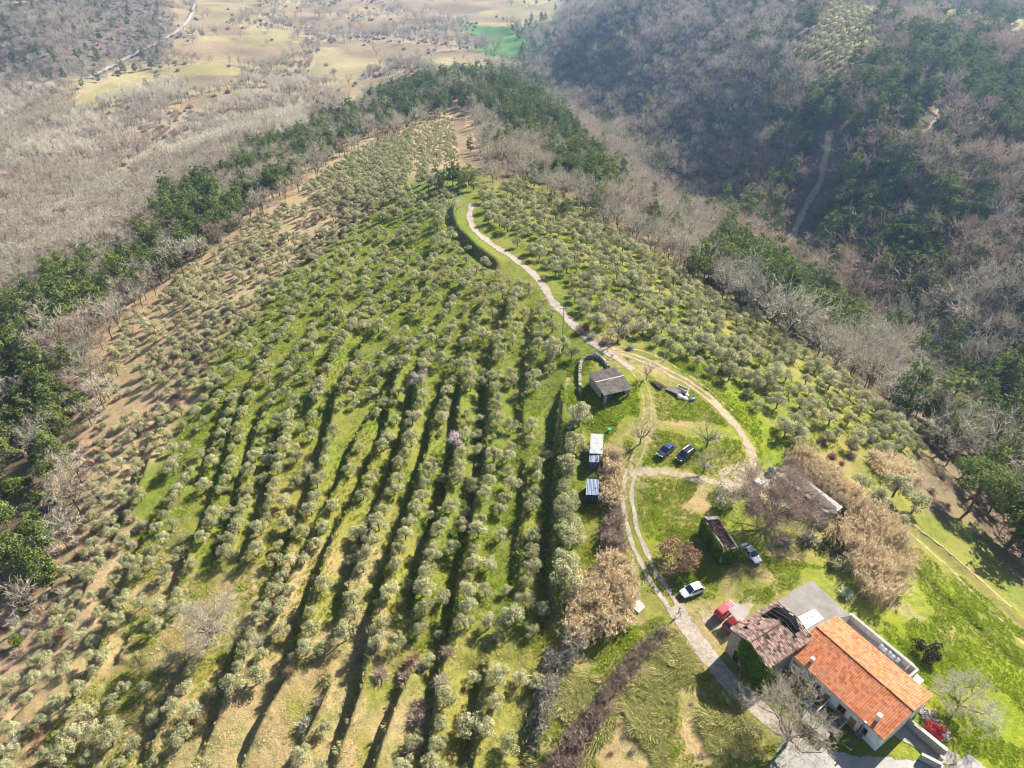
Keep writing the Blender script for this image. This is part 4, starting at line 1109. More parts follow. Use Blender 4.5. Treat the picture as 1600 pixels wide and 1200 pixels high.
def tile_mat(name, c1, c2, stain):
    m, nt, b = new_mat(name)
    at = node(nt, "ShaderNodeAttribute", attribute_name="tint")
    f = mathn(nt, 'ADD', mathn(nt, 'MULTIPLY', at.outputs["Fac"], .65), mathn(nt, 'MULTIPLY', noise(nt, 2.2, 5), .5))
    c = ramp(nt, f, c1, c2, .25, .85)
    c = mixc(nt, ramp(nt, noise(nt, .55, 6, .7), (0, 0, 0), (.75, .75, .75), .5, .72), c, stain)
    c = mixc(nt, ramp(nt, noise(nt, 5.5, 3, .6), (0, 0, 0), (.6, .6, .6), .58, .72), c, tuple(.5 * x for x in stain))
    nt.links.new(c, b.inputs["Base Color"]); b.inputs["Roughness"].default_value = .9; b.inputs["Specular IOR Level"].default_value = .2
    return m
M_TILE = tile_mat("new_roof_tiles", (.32, .10, .042), (.52, .20, .095), (.40, .20, .12))
M_TILE_OLD = tile_mat("old_roof_tiles", (.10, .06, .048), (.56, .38, .30), (.27, .22, .19))
def tint_tiles(o, seed):
    n = len(o.data.polygons); k = n // 7 + 1; r = np.repeat(np.random.default_rng(seed).random(k), 7)[:n]
    a = o.data.attributes.new("tint", 'FLOAT', 'FACE'); a.data.foreach_set("value", r.astype(np.float32))
def unit2(v): v = np.asarray(v, float); return v / np.hypot(*v)
def corrug(mb, p0, ex, ey, L, W, pitch, amp, th=.03, steps=None, sag=0.0, holes=None, z=0):
    """corrugated sheet: ex along the width (across the ribs), ey down the slope; ex, ey 3-D unit vectors"""
    nx = max(4, int(L / pitch * 4)); ex = Vector(ex); ey = Vector(ey); n = ex.cross(ey).normalized()
    if n.z < 0: n = -n
    prof = [(i / nx * L, amp * math.cos(2 * math.pi * (i / nx * L) / pitch)) for i in range(nx + 1)]
    V = []; Fs = []
    for k in (0, 1):
        for u, h in prof: V.append(Vector(p0) + ex * u + ey * (W * k) + n * h)
    m_ = nx + 1
    Fs = [(i, i + 1, m_ + i + 1, m_ + i) for i in range(nx)]
    k0 = len(V)
    V += [v - n * th for v in V]
    Fs += [(k0 + i + 1, k0 + i, k0 + m_ + i, k0 + m_ + i + 1) for i in range(nx)]
    Fs += [(m_ + i, m_ + i + 1, k0 + m_ + i + 1, k0 + m_ + i) for i in range(nx)] + [(i + 1, i, k0 + i, k0 + i + 1) for i in range(nx)]
    mb.add(V, Fs)

def tile_slope(mb, p0, ex, ey, L, W, tw, tl, gg, amp=.05, jit=0.0, drop=None):
    """courses of curved roof tiles, each tile its own raised half round piece"""
    ex = Vector(ex); ey = Vector(ey); n = ex.cross(ey).normalized()
    if n.z < 0: n = -n
    nc = int(L / tw); nr = int(W / tl); tw = L / nc; tl = W / nr
    for r_ in range(nr):
        for c_ in range(nc):
            u = (c_ + .5) * tw; v = r_ * tl
            if drop and drop(u, v + tl / 2): continue
            ju = gg.normal() * jit * tw; jv = gg.normal() * jit * tl; jr = gg.normal() * jit * .5; jz = abs(gg.normal()) * jit * .12
            o = Vector(p0) + ex * (u + ju) + ey * (v + jv) + n * (jz)
            d = (ey + ex * jr).normalized(); s = (ex - ey * jr).normalized()
            V = []
            for q, lift in ((-.04, .0), (tl * 1.06, .035)):
                for a in (-1, -.55, 0, .55, 1):
                    V.append(o + d * q + s * (a * tw * .48) + n * (lift + amp * (1 - a * a)))
            V += [o + d * (tl * 1.06) + s * (a * tw * .48) + n * (-.01) for a in (-1, 1)]
            mb.add(V, [(0, 1, 6, 5), (1, 2, 7, 6), (2, 3, 8, 7), (3, 4, 9, 8), (5, 6, 7, 8, 9, 11, 10)])

# ------------------------------------------------------------------ long red roofed house
HA = np.array([39.76, 59.15]); HX = unit2((8.37, -12.79)); HY = np.array([-HX[1], HX[0]])   # along the eave, across the house
HL, HW, HG, EV, RG = 15.3, 10.67, -.35, 3.6, 5.15
HRZ = math.atan2(HX[1], HX[0])
house = empty("long_house", (*HA, HG), HRZ, "long white house under a bright orange red tiled gable roof", "house")
ev, rg = EV - HG, RG - HG
wb = MB()
i0 = .35
wb.prism([(i0, i0), (HL - i0, i0), (HL - i0, HW - i0), (i0, HW - i0)], -1.5, ev - .12)
for xx in (i0, HL - i0 - .3):
    wb.add([(xx, i0, ev - .12), (xx + .3, i0, ev - .12), (xx + .3, HW / 2, rg - .22), (xx, HW / 2, rg - .22), (xx, HW - i0, ev - .12), (xx + .3, HW - i0, ev - .12)],
           [(0, 3, 4), (1, 5, 2), (0, 1, 2, 3), (3, 2, 5, 4)])
wb.build("wall", M_PLASTER, house)
rid = HW / 2
for side in (0, 1):
    sg = 1 if side == 0 else -1
    sl = Vector((0, sg * rid, rg - ev)); W_ = sl.length; up = sl.normalized()
    # slope from the ridge down to the eave
    base = Vector((0, rid, rg)); dn = -up
    mb = MB(); gg = np.random.default_rng(70 + side)
    for a, l, dz in ((0.0, 11.0, 0.0), (11.02, HL - 11.02, .05)):
        tile_slope(mb, base + Vector((a, 0, dz)), (1, 0, 0), dn, l, W_ + .12, .30, .40, gg, .055, .02)
    o = mb.build("roof_tiles", M_TILE, house, kind="stuff"); tint_tiles(o, side)
    db = MB()
    q = [base + Vector((.02, 0, -.05)), base + Vector((HL - .02, 0, -.05)), base + Vector((HL - .02, 0, -.05)) + dn * W_, base + Vector((.02, 0, -.05)) + dn * W_]
    db.add(q + [p - Vector((0, 0, .12)) for p in q], [(0, 1, 2, 3), (7, 6, 5, 4), (0, 4, 5, 1), (1, 5, 6, 2), (2, 6, 7, 3), (3, 7, 4, 0)])
    db.build("roof_deck", M_TILE, house)
rb = MB(); gg = np.random.default_rng(4)
for k in range(38):
    x0 = k * HL / 38; rb.bar((x0, rid, rg + .03 + (.05 if x0 > 11 else 0)), (x0 + HL / 38 + .04, rid, rg + .05 + (.05 if x0 > 11 else 0)), .12, 7, .135)
rb.build("ridge_tiles", M_TILE, house, kind="stuff")
vb = MB()
for k in range(14): vb.bar((11.0, rid - (k) * rid / 14, rg + .05 - k * (rg - ev) / 14), (11.0, rid - (k + 1.05) * rid / 14, rg + .06 - (k + 1) * (rg - ev) / 14), .075, 6, .085)
vb.build("verge_tiles", M_TILE, house)
gt = MB(); gt.bar((0, -.07, ev - .06), (HL, -.07, ev - .1), .075, 6); gt.build("gutter", M_RUST, house)
gt = MB(); gt.bar((0, HW + .07, ev - .06), (HL, HW + .07, ev - .1), .075, 6); gt.build("gutter", M_RUST, house)
for xx, w, z0, hh in ((1.6, 1.1, 1.15, 1.3), (5.2, 1.1, 1.15, 1.3), (9.2, 1.1, 1.15, 1.3), (12.6, 1.0, 1.15, 1.2)):
    f = MB()
    for dx in (-w / 2, w / 2): f.box((xx + dx, i0 - .02, z0 + hh / 2), (.08, .1, hh + .08))
    for dz in (0, hh): f.box((xx, i0 - .02, z0 + dz), (w - .08, .1, .08))
    f.box((xx, i0 - .02, z0 + hh / 2), (.05, .09, hh - .08))
    fo = f.build("window", M_FRAMEW, house)
    MB().box((xx, i0 - .006, z0 + hh / 2), (w - .1, .04, hh - .1)).build("pane", M_GLASS, fo)
    MB().box((xx, i0 - .07, z0 - .09), (w + .2, .2, .06)).build("sill", M_SLAB2, house)
for xx, w in ((6.9, .95), (11.0, .95)):
    d = MB().box((xx, i0 - .02, 1.05), (w, .07, 2.1)).build("door", M_FRAMEW, house)
    MB().box((xx + w * .36, i0 - .075, 1.05), (.04, .05, .14)).build("handle", M_METAL, d)
def chimney(xx, yy, w, h, mat, cap):
    z = ev + (rg - ev) * min(yy, HW - yy) / rid
    c = MB().box((xx, yy, z + h / 2 - .2), (w, w, h + .4)).build("chimney", mat, house)
    MB().box((xx, yy, z + h + .06), (w + .16, w + .16, .09)).build("chimney_cap", cap, c)
chimney(2.9, 1.2, .42, .55, M_PLASTER, M_SLAB2)
chimney(13.2, 1.15, .42, 1.3, M_PLASTER, M_WHITE)
fl = MB(); fl.bar((12.5, -.28, .7), (12.5, -.28, ev + .35), .11, 8); fl.build("flue_pipe", M_METAL, house)
MB().box((12.5, -.2, .95), (.9, .42, .55)).build("heater_box", M_BLUEL, house)
pb = MB(); pb.bar((7.5, .3, 2.6), (7.7, -3.2, 2.5), .045, 6); pb.build("awning_pole", M_WHITE, house)
pb = MB()
prev = None
for k in range(9):
    t = k / 8; p = (10.7 + .0 * t, .3 - 2.2 * t, 2.5 + .5 * math.sin(math.pi * (1 - t) * .6) - 1.3 * t * t)
    if prev: pb.bar(prev, p, .035, 6)
    prev = p
pb.build("conduit", M_METAL, house)
# flat annex roof behind, terrace with parapet on the uphill side (all one building)
def h_local(px, py, z):
    p = plane_pt(px, py, z) - HA; return (float(p @ HX), float(p @ HY))
zr = 2.5
an = [h_local(*q, zr) for q in ((1216, 940), (1268, 908), (1328, 963), (1308, 964), (1292, 985), (1260, 986))]
an = [an[0], an[1], an[2], (h_local(1305, 965, zr)[0], HW + .02), (-.02, HW + .02), (-.02, 5.4)]
ab = MB(); ab.prism(an, -1.2, zr - HG); ab.build("annex_wall", M_PLASTER_OLD, house)
c0 = np.mean(an, 0)
ab = MB(); ab.prism([tuple(c0 + (np.array(p) - c0) * 1.02) for p in an], zr - HG + .003, zr - HG + .14); ab.build("annex_roof", M_SLAB, house)
wh = [h_local(*q, zr + .16) for q in ((1243, 967), (1272, 952), (1287, 967), (1257, 984))]
wo = MB().prism(wh, zr - HG + .143, zr - HG + .24).build("white_roof_patch", M_WHITE, house)
sk = MB()
for px_, py_ in ((1254, 969), (1262, 966), (1270, 963), (1264, 976)):
    a, b_ = h_local(px_, py_, zr + .3); sk.box((a, b_, zr - HG + .3), (.22, .22, .14), taper=.7)
sk.build("roof_vent", M_SLAB2, house)
zt = .55
t0 = h_local(1325, 968, zt)[0]; t1 = h_local(1424, 1050, zt + 1.0)[0] + .1; ty = h_local(1385, 1008, zt + 1.0)[1]
tb = MB().prism([(t0, HW - i0 + .02), (t1, HW - i0 + .02), (t1, ty), (t0, ty)], -1.6, zt - HG); tb.build("terrace", M_SLAB2, house)
pw = MB(); th = .34
pw.prism([(t0, ty + .003), (t1, ty + .003), (t1, ty + th), (t0, ty + th)], -1.7, zt - HG + 1.15)
pw.build("parapet", M_PLASTER_OLD, house)
pw = MB().prism([(t1 + .003, HW + .1), (t1 + .32, HW + .1), (t1 + .32, ty + th), (t1 + .003, ty + th)], -1.7, zt - HG + 1.1); pw.build("parapet", M_PLASTER_OLD, house)
pw = MB().prism([(t0 - .25, HW + .1), (t0 - .003, HW + .1), (t0 - .003, ty + th), (t0 - .25, ty + th)], -1.7, zt - HG + 1.1); pw.build("parapet", M_PLASTER_OLD, house)
MB().prism([(t1 + .35, ty - 1.5), (t1 + 1.5, ty - 1.5), (t1 + 1.5, ty + .3), (t1 + .35, ty + .3)], -1.9, .9).build("white_end_block", M_PLASTER, house)
cp_ = MB()
for k in range(int((t1 - t0) / .8)): cp_.box((t0 + .4 + k * .8, ty + th / 2, zt - HG + 1.2), (.77, th + .1, .08))
cp_.build("coping_stones", M_SLAB2, house)
def h_world(u, v): p = HA + HX * u + HY * v; return float(p[0]), float(p[1])

# things on the terrace
def white_chair(x, y, z, rz, lab):
    e = empty("plastic_chair", (x, y, z), rz, lab, "chair", "white chairs on the terrace")
    MB().box((0, 0, .43), (.46, .46, .05)).build("seat", M_PVC, e)
    MB().box((0, .22, .68), (.46, .05, .48), tilt=(-.12, 0)).build("backrest", M_PVC, e)
    for sx in (-1, 1):
        a = MB(); a.box((sx * .25, 0, .64), (.05, .46, .04)); a.build("armrest", M_PVC, e)
        for sy in (-1, 1): MB().bar((sx * .25, sy * .22, 0), (sx * .22, sy * .18, .42), .028, 5).build("leg", M_PVC, e)
    return e
for k in range(5):
    u, v = h_local(1383 + k * 5.4, 1011 + k * 5.2, zt + .5)
    x_, y_ = h_world(u, ty - .55 - .12 * (k % 2)); pos = "first from the red roof's far corner" if k == 0 else ""
    x_, y_ = h_world(h_local(1380, 1008, zt + .5)[0] + k * .66, ty - .5 - .12 * (k % 2))
    nm = ["uppermost", "second from the top", "middle", "second from the bottom", "lowest"][k]
    white_chair(x_, y_, zt, HRZ + math.pi + (k % 2) * .2 - .1 + math.pi, f"white plastic chair, {nm} in the row along the terrace parapet")
x_, y_ = h_world(t1 - .9, ty - .9)
e = empty("closed_parasol", (x_, y_, zt), 0.3, "closed white parasol leaning in the terrace corner", "parasol")
MB().bar((0, 0, 0), (.9, .2, 1.5), .02, 6).build("pole", M_WHITE, e); MB().bar((.25, .06, .45), (.88, .2, 1.46), .09, 7, .03).build("canopy", M_PVC, e)
x_, y_ = h_world(t0 + .45, HW + .8)
e = empty("water_tank", (x_, y_, zt), HRZ, "small white water tank at the upper end of the terrace", "tank")
MB().lathe((0, 0, 0), [(.36, 0), (.38, .1), (.38, .8), (.3, .95), (.1, 1.02)], 14).build("body", M_PVC, e, smooth=True); MB().lathe((0, 0, 1.02), [(.12, 0), (.12, .07), (.05, .09)], 10).build("lid", M_BLUEL, e)
# low concrete shed and pallet before the house
a4 = [plane_pt(*q, 1.0) for q in ((1264, 1091), (1309, 1130), (1292, 1156), (1252, 1123))]
c4 = np.mean(a4, 0); e = empty("concrete_outhouse", (*c4, -.35), 0, "low grey flat roofed concrete outhouse before the red roofed house", "shed")
loc = [tuple(np.array(p) - c4) for p in a4]
MB().prism([tuple(np.array(p) * .93) for p in loc], -1.2, 1.2).build("wall", M_PLASTER_OLD, e)
MB().prism(loc, 1.203, 1.36).build("roof", M_SLAB, e)
mbx = np.array(loc[0]) * .75 + np.array(loc[3]) * .18
MB().box((mbx[0], mbx[1], 1.53), (.9, .7, .32), rz=.6).build("roof_hatch", M_SLAB2, e)
x_, y_ = plane_pt(1311, 1122, .4)
e = empty("wooden_pallet", (x_, y_, H(x_, y_) + .02), HRZ, "weathered slatted wooden pallet table beside the outhouse", "pallet")
for k in range(9): MB().box((-.85 + k * .21, 0, .62), (.15, 1.5, .04)).build("slat", M_WOOD, e)
for s_ in (-1, 1):
    MB().box((0, s_ * .6, .55), (1.85, .1, .09)).build("bearer", M_WOOD, e)
    for sx in (-1, 1): MB().box((sx * .8, s_ * .6, .255), (.09, .09, .5)).build("leg", M_WOOD, e)
white_chair(*plane_pt(1313, 1114, .3), H(*plane_pt(1313, 1114, .3)) + .02, 1.0, "white plastic chair standing behind the wooden pallet table")

# low walls and gate piers by the drive
def low_wall(name, pxs, z_top, w, lab, cat, mat, dh=1.3):
    P = [plane_pt(px_, py_, z_top) for px_, py_ in pxs]
    c = np.mean(P, 0); e = empty(name, (*c, 0), 0, lab, cat)
    for a, b_ in zip(P[:-1], P[1:]):
        a = a - c; b_ = b_ - c; d = unit2(b_ - a); n_ = np.array([-d[1], d[0]]) * w / 2
        MB().prism([tuple(a - n_), tuple(b_ - n_), tuple(b_ + n_), tuple(a + n_)], z_top - dh - 1, z_top).build("wall", mat, e)
        n2 = n_ * 1.25
        MB().prism([tuple(a - n2), tuple(b_ - n2), tuple(b_ + n2), tuple(a + n2)], z_top + .003, z_top + .07).build("coping", M_SLAB2, e)
    return e
low_wall("drive_wall", [(1414, 1119), (1448, 1146), (1481, 1173)], .75, .42, "long grey wall along the upper side of the concrete driveway", "wall", M_PLASTER_OLD, 1.6)
low_wall("kerb_wall", [(1440, 1178), (1456, 1186), (1472, 1194)], .55, .35, "short grey wall below the concrete driveway by the road", "wall", M_PLASTER_OLD, 1.4)
for (px_, py_), lab in (((1476, 1179), "upper grey gate bar pier at the driveway mouth"), ((1473, 1193), "lower grey gate bar pier at the driveway mouth")):
    x_, y_ = plane_pt(px_, py_, .9); e = empty("gate_pier", (x_, y_, H(x_, y_)), .5, lab, "pier", "driveway gate piers")
    MB().box((0, 0, .45), (.42, .42, 1.5)).build("post", M_PLASTER_OLD, e); MB().box((0, 0, 1.24), (.54, .54, .08)).build("cap", M_SLAB2, e)

# ------------------------------------------------------------------ ruined tall house
RA = np.array([31.95, 61.85]); RX = unit2((7.75, 4.65)); RY = np.array([RX[1], -RX[0]])   # eave direction, then toward the red roof
RL, RW, RGD = 9.0, 6.9, -.4
ruin = empty("ruined_house", (*RA, RGD), math.atan2(RX[1], RX[0]), "tall ruined stone house with a collapsed old tile roof and ivy", "house")
# local: x along RX, y = -(toward red roof)
re_, rr_ = 5.1, 6.4
wb = MB(); t_ = .5
for poly in ([(0, 0), (RL, 0), (RL, -t_), (0, -t_)], [(0, -RW + t_), (RL, -RW + t_), (RL, -RW), (0, -RW)]): wb.prism(poly, -1.5, re_ - .15)
wb.build("wall", M_STONE, ruin)
for x0, nm in ((.003, "gable_wall"), (RL - t_ - .003, "gable_wall")):
    gb = MB(); V = []
    for xx in (x0, x0 + t_): V += [(xx, -t_ - .003, -1.5), (xx, -t_ - .003, re_ - .1), (xx, -RW / 2, rr_ - .2), (xx, -RW + t_ + .003, re_ - .1), (xx, -RW + t_ + .003, -1.5)]
    gb.add(V, [(4, 3, 2, 1, 0), (5, 6, 7, 8, 9), (0, 1, 6, 5), (1, 2, 7, 6), (2, 3, 8, 7), (3, 4, 9, 8), (4, 0, 5, 9)]); gb.build(nm, M_STONE, ruin)
gg = np.random.default_rng(12)
def hole_a(u, v):   # far slope seen from the ridge line, u along the ridge
    return ((u > 6.2 + .5 * math.sin(v * 1.9) - .25 * v and v < 3.1 and u < 9.1 - .1 * v) or (abs(u - 3.9) < .28 and abs(v - 1.9) < .35) or (abs(u - 1.9) < .2 and abs(v - 2.6) < .3) or gg.random() < .012)
def hole_b(u, v):
    return ((u > 6.0 + v * .4 and v < 2.1 and u < 9.0 - .4 * v) or (abs(u - 6.6) < .4 and abs(v - 2.5) < .3) or (abs(u - 3.0) < .35 and abs(v - .5) < .3) or gg.random() < .012)
for sgn, hole in ((1, hole_a), (-1, hole_b)):
    sl = Vector((0, sgn * RW / 2, re_ - rr_)).normalized(); Wd = math.hypot(RW / 2, rr_ - re_) + .25
    mb = MB(); tile_slope(mb, Vector((-.15, -RW / 2, rr_)), (1, 0, 0), sl, RL + .3, Wd, .27, .42, gg, .11, .16, hole)
    tint_tiles(mb.build("old_tiles", M_TILE_OLD, ruin, kind="stuff"), 7)
    for k in range(11):
        MB().bar((.3 + k * .83, -RW / 2, rr_ - .16), Vector((.3 + k * .83, -RW / 2, rr_ - .16)) + sl * (Wd - .2), .07, 4).build("rafter", M_CHAR_SHADE, ruin)
    db = MB()
    base = Vector((-.1, -RW / 2, rr_ - .06))
    for u in np.arange(0, RL + .2, .42):
        for v in np.arange(0, Wd - .1, .3):
            if hole(u + .2, v + .15) and True: continue
            p = base + Vector((u, 0, 0)) + sl * v
            db.quad(p, p + Vector((.43, 0, 0)), p + Vector((.43, 0, 0)) + sl * .31, p + sl * .31)
    db.build("roof_boarding", M_TILE_OLD, ruin)
rb = MB()
for k in range(int(RL / .4)):
    if 5.9 < k * .4: continue
    rb.bar((k * .4, -RW / 2 + gg.normal() * .03, rr_ + .05), (k * .4 + .42, -RW / 2 + gg.normal() * .03, rr_ + .07), .11, 6, .12)
rb.build("ridge_tiles", M_TILE_OLD, ruin, kind="stuff")
MB().box((RL * .55, -RW / 2, 3.3), (RL - 1.1, RW - 1.1, .15)).build("attic_floor", M_CHAR_SHADE, ruin)
for k in range(5):
    MB().bar((6.1 + k * .5, -RW / 2 + 1.8 - k * .3, 4.6 - .2 * k), (7.6 + k * .2, -RW / 2 - 1.2 + k * .5, 5.4 - .15 * k), .08, 5).build("fallen_beam", M_CHAR_SHADE, ruin)
# ivy over the gable facing the track
def ivy_leaves(n, fn, size=.34):
    C = []; N = []
    for _ in range(n):
        c, nn = fn(); C.append(c); N.append(nn)
    C = np.array(C); N = unit(np.array(N) + g.normal(size=(n, 3)) * .6)
    V, Fq = leaf_quads(C, N, size, .8, g)
    return raw_mesh("ivy", V, Fq, M_IVY, np.clip(g.random(n) * .7 + .3 * (np.sin(C[:, 1] * 2.1) + 1) * .5, 0, 1))
def ivy_gable():
    y_ = -RW * (.30 + .72 * g.random() ** .8); top = re_ + (rr_ - re_) * (1 - abs(y_ + RW / 2) / (RW / 2)) if y_ > -RW else re_
    z_ = top * (1 - g.random() ** 1.6 * (.4 + 1.0 * (-y_ / RW)))
    out = .1 + .55 * g.random() * (.4 + .6 * math.sin(y_ * 1.7 + z_) ** 2) * (1.0 if z_ < top - .3 else .5)
    return (-out, y_ - (0.25 if y_ < -RW * .95 else 0) * g.random(), max(z_, -.2)), (-1, -.1, .45)
link("ivy", ivy_leaves(2600, ivy_gable), ruin)
def ivy_corner():
    return (g.random() * 1.3 - .2, -RW - .1 - .45 * g.random(), 4.8 * g.random() ** .7), (-.2, -1, .4)
link("ivy", ivy_leaves(700, ivy_corner), ruin)
MB().box((-.02, -2.0, 1.0), (.14, 1.0, 2.0)).build("doorway_shade_panel", M_CHAR_SHADE, ruin)  # dark slab on the gable in place of a shaded doorway

# ------------------------------------------------------------------ small overgrown ruin
z2 = 3.6
q4 = [plane_pt(*q, z2) for q in ((1100, 809), (1122, 806), (1156, 855), (1131, 857))]
c2 = np.mean(q4, 0); r2 = empty("overgrown_ruin", (*c2, .2), 0, "roofless narrow ruin with rubble filled walls smothered in ivy", "ruin")
q4 = [np.array(p) - c2 for p in q4]
def inner(P, d):
    c = np.mean(P, 0); return [c + (p - c) * (1 - d / max(np.hypot(*(p - c)), .1)) for p in P]
qi = inner(q4, .75)
for i in range(4):
    j = (i + 1) % 4; tz = z2 - .2 + (.25, -.1, -.5, 0)[i]
    MB().prism([tuple(q4[i]), tuple(q4[j]), tuple(qi[j] + (q4[j] - qi[j]) * .002), tuple(qi[i])], -1, [tz, tz - .3, tz - .3, tz]).build("wall", M_STONE, r2)
rbm = MB(); gg = np.random.default_rng(15)
for k in range(900):
    a, b_ = gg.random(2); p = (qi[0] * (1 - a) + qi[1] * a) * (1 - b_) + (qi[3] * (1 - a) + qi[2] * a) * b_
    rbm.box((p[0], p[1], z2 - 1.0 + .45 * math.sin(b_ * 5 + a) + gg.random() * .3 + .3 * b_), (.42, .2, .09), rz=gg.random() * 3, tilt=(gg.normal() * .4, gg.normal() * .4))
rbm.build("fallen_tiles", M_TILE_OLD, r2, kind="stuff")
def ivy_r2():
    s_ = g.random(); i = 3 if s_ < .72 else 2; j = (i + 1) % 4; a = g.random()
    p = q4[i] * (1 - a) + q4[j] * a; e_ = unit2(q4[j] - q4[i]); n_ = np.array([-e_[1], e_[0]])
    zz = (z2 - .1) * g.random() ** .6; o_ = .15 + .75 * g.random() * (1 - .4 * zz / z2)
    return (p[0] + n_[0] * o_, p[1] + n_[1] * o_, zz), (n_[0], n_[1], .5)
link("ivy", ivy_leaves(2600, ivy_r2, .32), r2)

# ------------------------------------------------------------------ stone barn with curved wall
gz = 3.45
bz = gz + 2.7
BX0 = plane_pt(945, 618, bz); BX1 = plane_pt(988, 608, bz); BX3 = plane_pt(925, 583, bz)
bx = unit2(BX1 - BX0); by = np.array([-bx[1], bx[0]]); BLn = float(np.hypot(*(BX1 - BX0))); BWd = float((BX3 - BX0) @ by)
barn = empty("stone_barn", (*BX0, gz), math.atan2(bx[1], bx[0]), "stone barn with a grey brown corrugated roof and an open front", "barn")
BWd = max(7.5, min(BWd, 10.5))
wb = MB(); wt = .45
MB().prism([(0.25, 2.4), (.25 + wt, 2.4), (.25 + wt, BWd - .25), (.25, BWd - .25)], -1.2, [2.62, 2.62, 2.62, 2.62]).build("wall", M_STONE, barn)
MB().prism([(BLn - .25 - wt, 1.4), (BLn - .25, 1.4), (BLn - .25, BWd - .25), (BLn - .25 - wt, BWd - .25)], -1.2, 2.62).build("wall", M_STONE, barn)
MB().prism([(.25 + wt + .003, BWd - .25 - wt), (BLn - .253 - wt, BWd - .25 - wt), (BLn - .253 - wt, BWd - .25), (.25 + wt + .003, BWd - .25)], -1.2, 2.62).build("wall", M_STONE, barn)
MB().prism([(.25 + wt + .003, 4.6), (BLn * .55, 4.6), (BLn * .55, 4.9), (.25 + wt + .003, 4.9)], -1.0, 2.5).build("partition", M_PLASTER_OLD, barn)
MB().box((.5, .6, 1.1), (.5, .5, 3.0)).build("pillar", M_STONE2, barn); MB().box((BLn - .5, .6, 1.1), (.4, .4, 3.0)).build("pillar", M_STONE2, barn)
MB().box((BLn / 2, .5, 2.5), (BLn - .6, .22, .22)).build("beam", M_WOOD, barn)
MB().prism([(-.1, -1.9), (BLn + .3, -2.4), (BLn + .1, 4.5), (.2, 4.5)], -1.0, .12).build("floor_slab", M_SLAB2, barn)
half = BWd * .52
for y0, y1, z0, z1 in ((0, half, 2.62, 3.15), (half, BWd + .25, 3.15, 2.72)):
    d = Vector((0, y1 - y0, z1 - z0)); 
    for k in range(5):
        mb = MB(); x0 = -.2 + k * (BLn + .4) / 5
        corrug(mb, (x0 + .012, y0, z0 + .1 + .012 * (k % 2)), (1, 0, 0), d.normalized(), (BLn + .4) / 5 - .024, d.length, .18, .035, .02)
        mb.build("roof_sheet", M_SHEET, barn)
rb = MB(); rb.box((BLn / 2, half, 3.30), (BLn + .4, .3, .06)); rb.build("ridge_cap", M_SLAB2, barn)
bb = MB(); gg = np.random.default_rng(9)
bb.box((1.8, 2.0, .45), (1.6, .8, .66), rz=.3); bb.build("workbench", M_WOOD, barn)
# curved dry stone wall
arc = smooth_line(np.array([plane_pt(*q, gz + .8) for q in ((907, 611), (906, 590), (906, 570), (909, 561), (916, 556), (928, 555), (938, 558), (946, 567), (951, 575))]), .42)
cw = empty("curved_stone_wall", (*arc[0], gz), 0, "curved dry stone wall on the grass left of the stone barn", "wall")
gg = np.random.default_rng(10); core = MB(); st = MB()
for k in range(len(arc) - 1):
    a = arc[k] - arc[0]; b_ = arc[k + 1] - arc[0]; d = unit2(b_ - a); n_ = np.array([-d[1], d[0]])
    zt_ = H(*arc[k]) - gz
    core.prism([tuple(a - n_ * .17), tuple(b_ - n_ * .17), tuple(b_ + n_ * .17), tuple(a + n_ * .17)], zt_ - .5, zt_ + .78)
    for lay in range(4):
        for s_ in (-1, 1):
            if lay == 3 and gg.random() < .45: continue
            p = (a + b_) / 2 + n_ * s_ * (.17 + gg.random() * .05)
            st.box((p[0] + gg.normal() * .04, p[1] + gg.normal() * .04, zt_ + .12 + lay * .24), (.40 + gg.random() * .12, .26, .22), rz=math.atan2(d[1], d[0]) + gg.normal() * .1, taper=.86)
core.build("wall_core", M_STONE, cw); st.build("stones", M_STONE2, cw, kind="stuff")

# ------------------------------------------------------------------ small sheds
def slab_shed(name, pxs, z_roof, zg, lab, wallmat, roofmat, pitch=.2, fall=.12, over=.1, cat="shed", sheets=4, along=0):
    P = [np.array(plane_pt(*q, z_roof)) for q in pxs]; c = np.mean(P, 0)
    e = empty(name, (*c, zg), 0, lab, cat); loc = [p - c for p in P]; h_ = z_roof - zg
    MB().prism([tuple(p * (1 - over)) for p in loc], -1.2, h_ - .05).build("wall", wallmat, e)
    ex = loc[1] - loc[0]; ey = loc[3] - loc[0]; L = float(np.hypot(*ex)); W = float(np.hypot(*ey)); ex = ex / L; ey = ey / W
    if along: ex, ey, L, W = ey, ex, W, L
    o3 = Vector((loc[0][0], loc[0][1], h_ + .04 + fall / 2))
    dn = Vector((ey[0] * W, ey[1] * W, -fall)).normalized()
    for k in range(sheets):
        mb = MB(); corrug(mb, o3 + Vector((ex[0], ex[1], 0)) * (k * L / sheets + .008) + Vector((0, 0, .012 * (k % 2))), (ex[0], ex[1], 0), dn, L / sheets - .016, W, pitch, .03, .02)
        mb.build("roof_sheet", roofmat, e)
    return e, loc, h_
def zg_at(px_, py_): return G(px_, py_)[2]
zg = zg_at(933, 715)
s1, l1, h1 = slab_shed("corrugated_shed", ((923, 678), (943, 678), (941, 709), (921, 709)), zg + 2.2, zg, "white corrugated roofed shed beside the big olives", M_PLASTER_OLD, M_SHEETW, .3, along=1, sheets=4)
d = MB(); p = (l1[2] + l1[3]) / 2; d.box((p[0], p[1] + .18, .95), (.8, .1, 1.9)); d.build("door", M_WOOD, s1)
s2, l2, h2 = slab_shed("lean_to_shed", ((921, 711), (936, 711), (935, 722), (921, 722)), zg + 1.9, zg, "small grey blue lean-to against the white corrugated shed", M_BLUEL, M_BLUEL, .24, sheets=2)
MB().box((0, -.8, .8), (.6, .06, 1.4)).build("door", M_WOOD, s2)
zg3 = zg_at(926, 792)
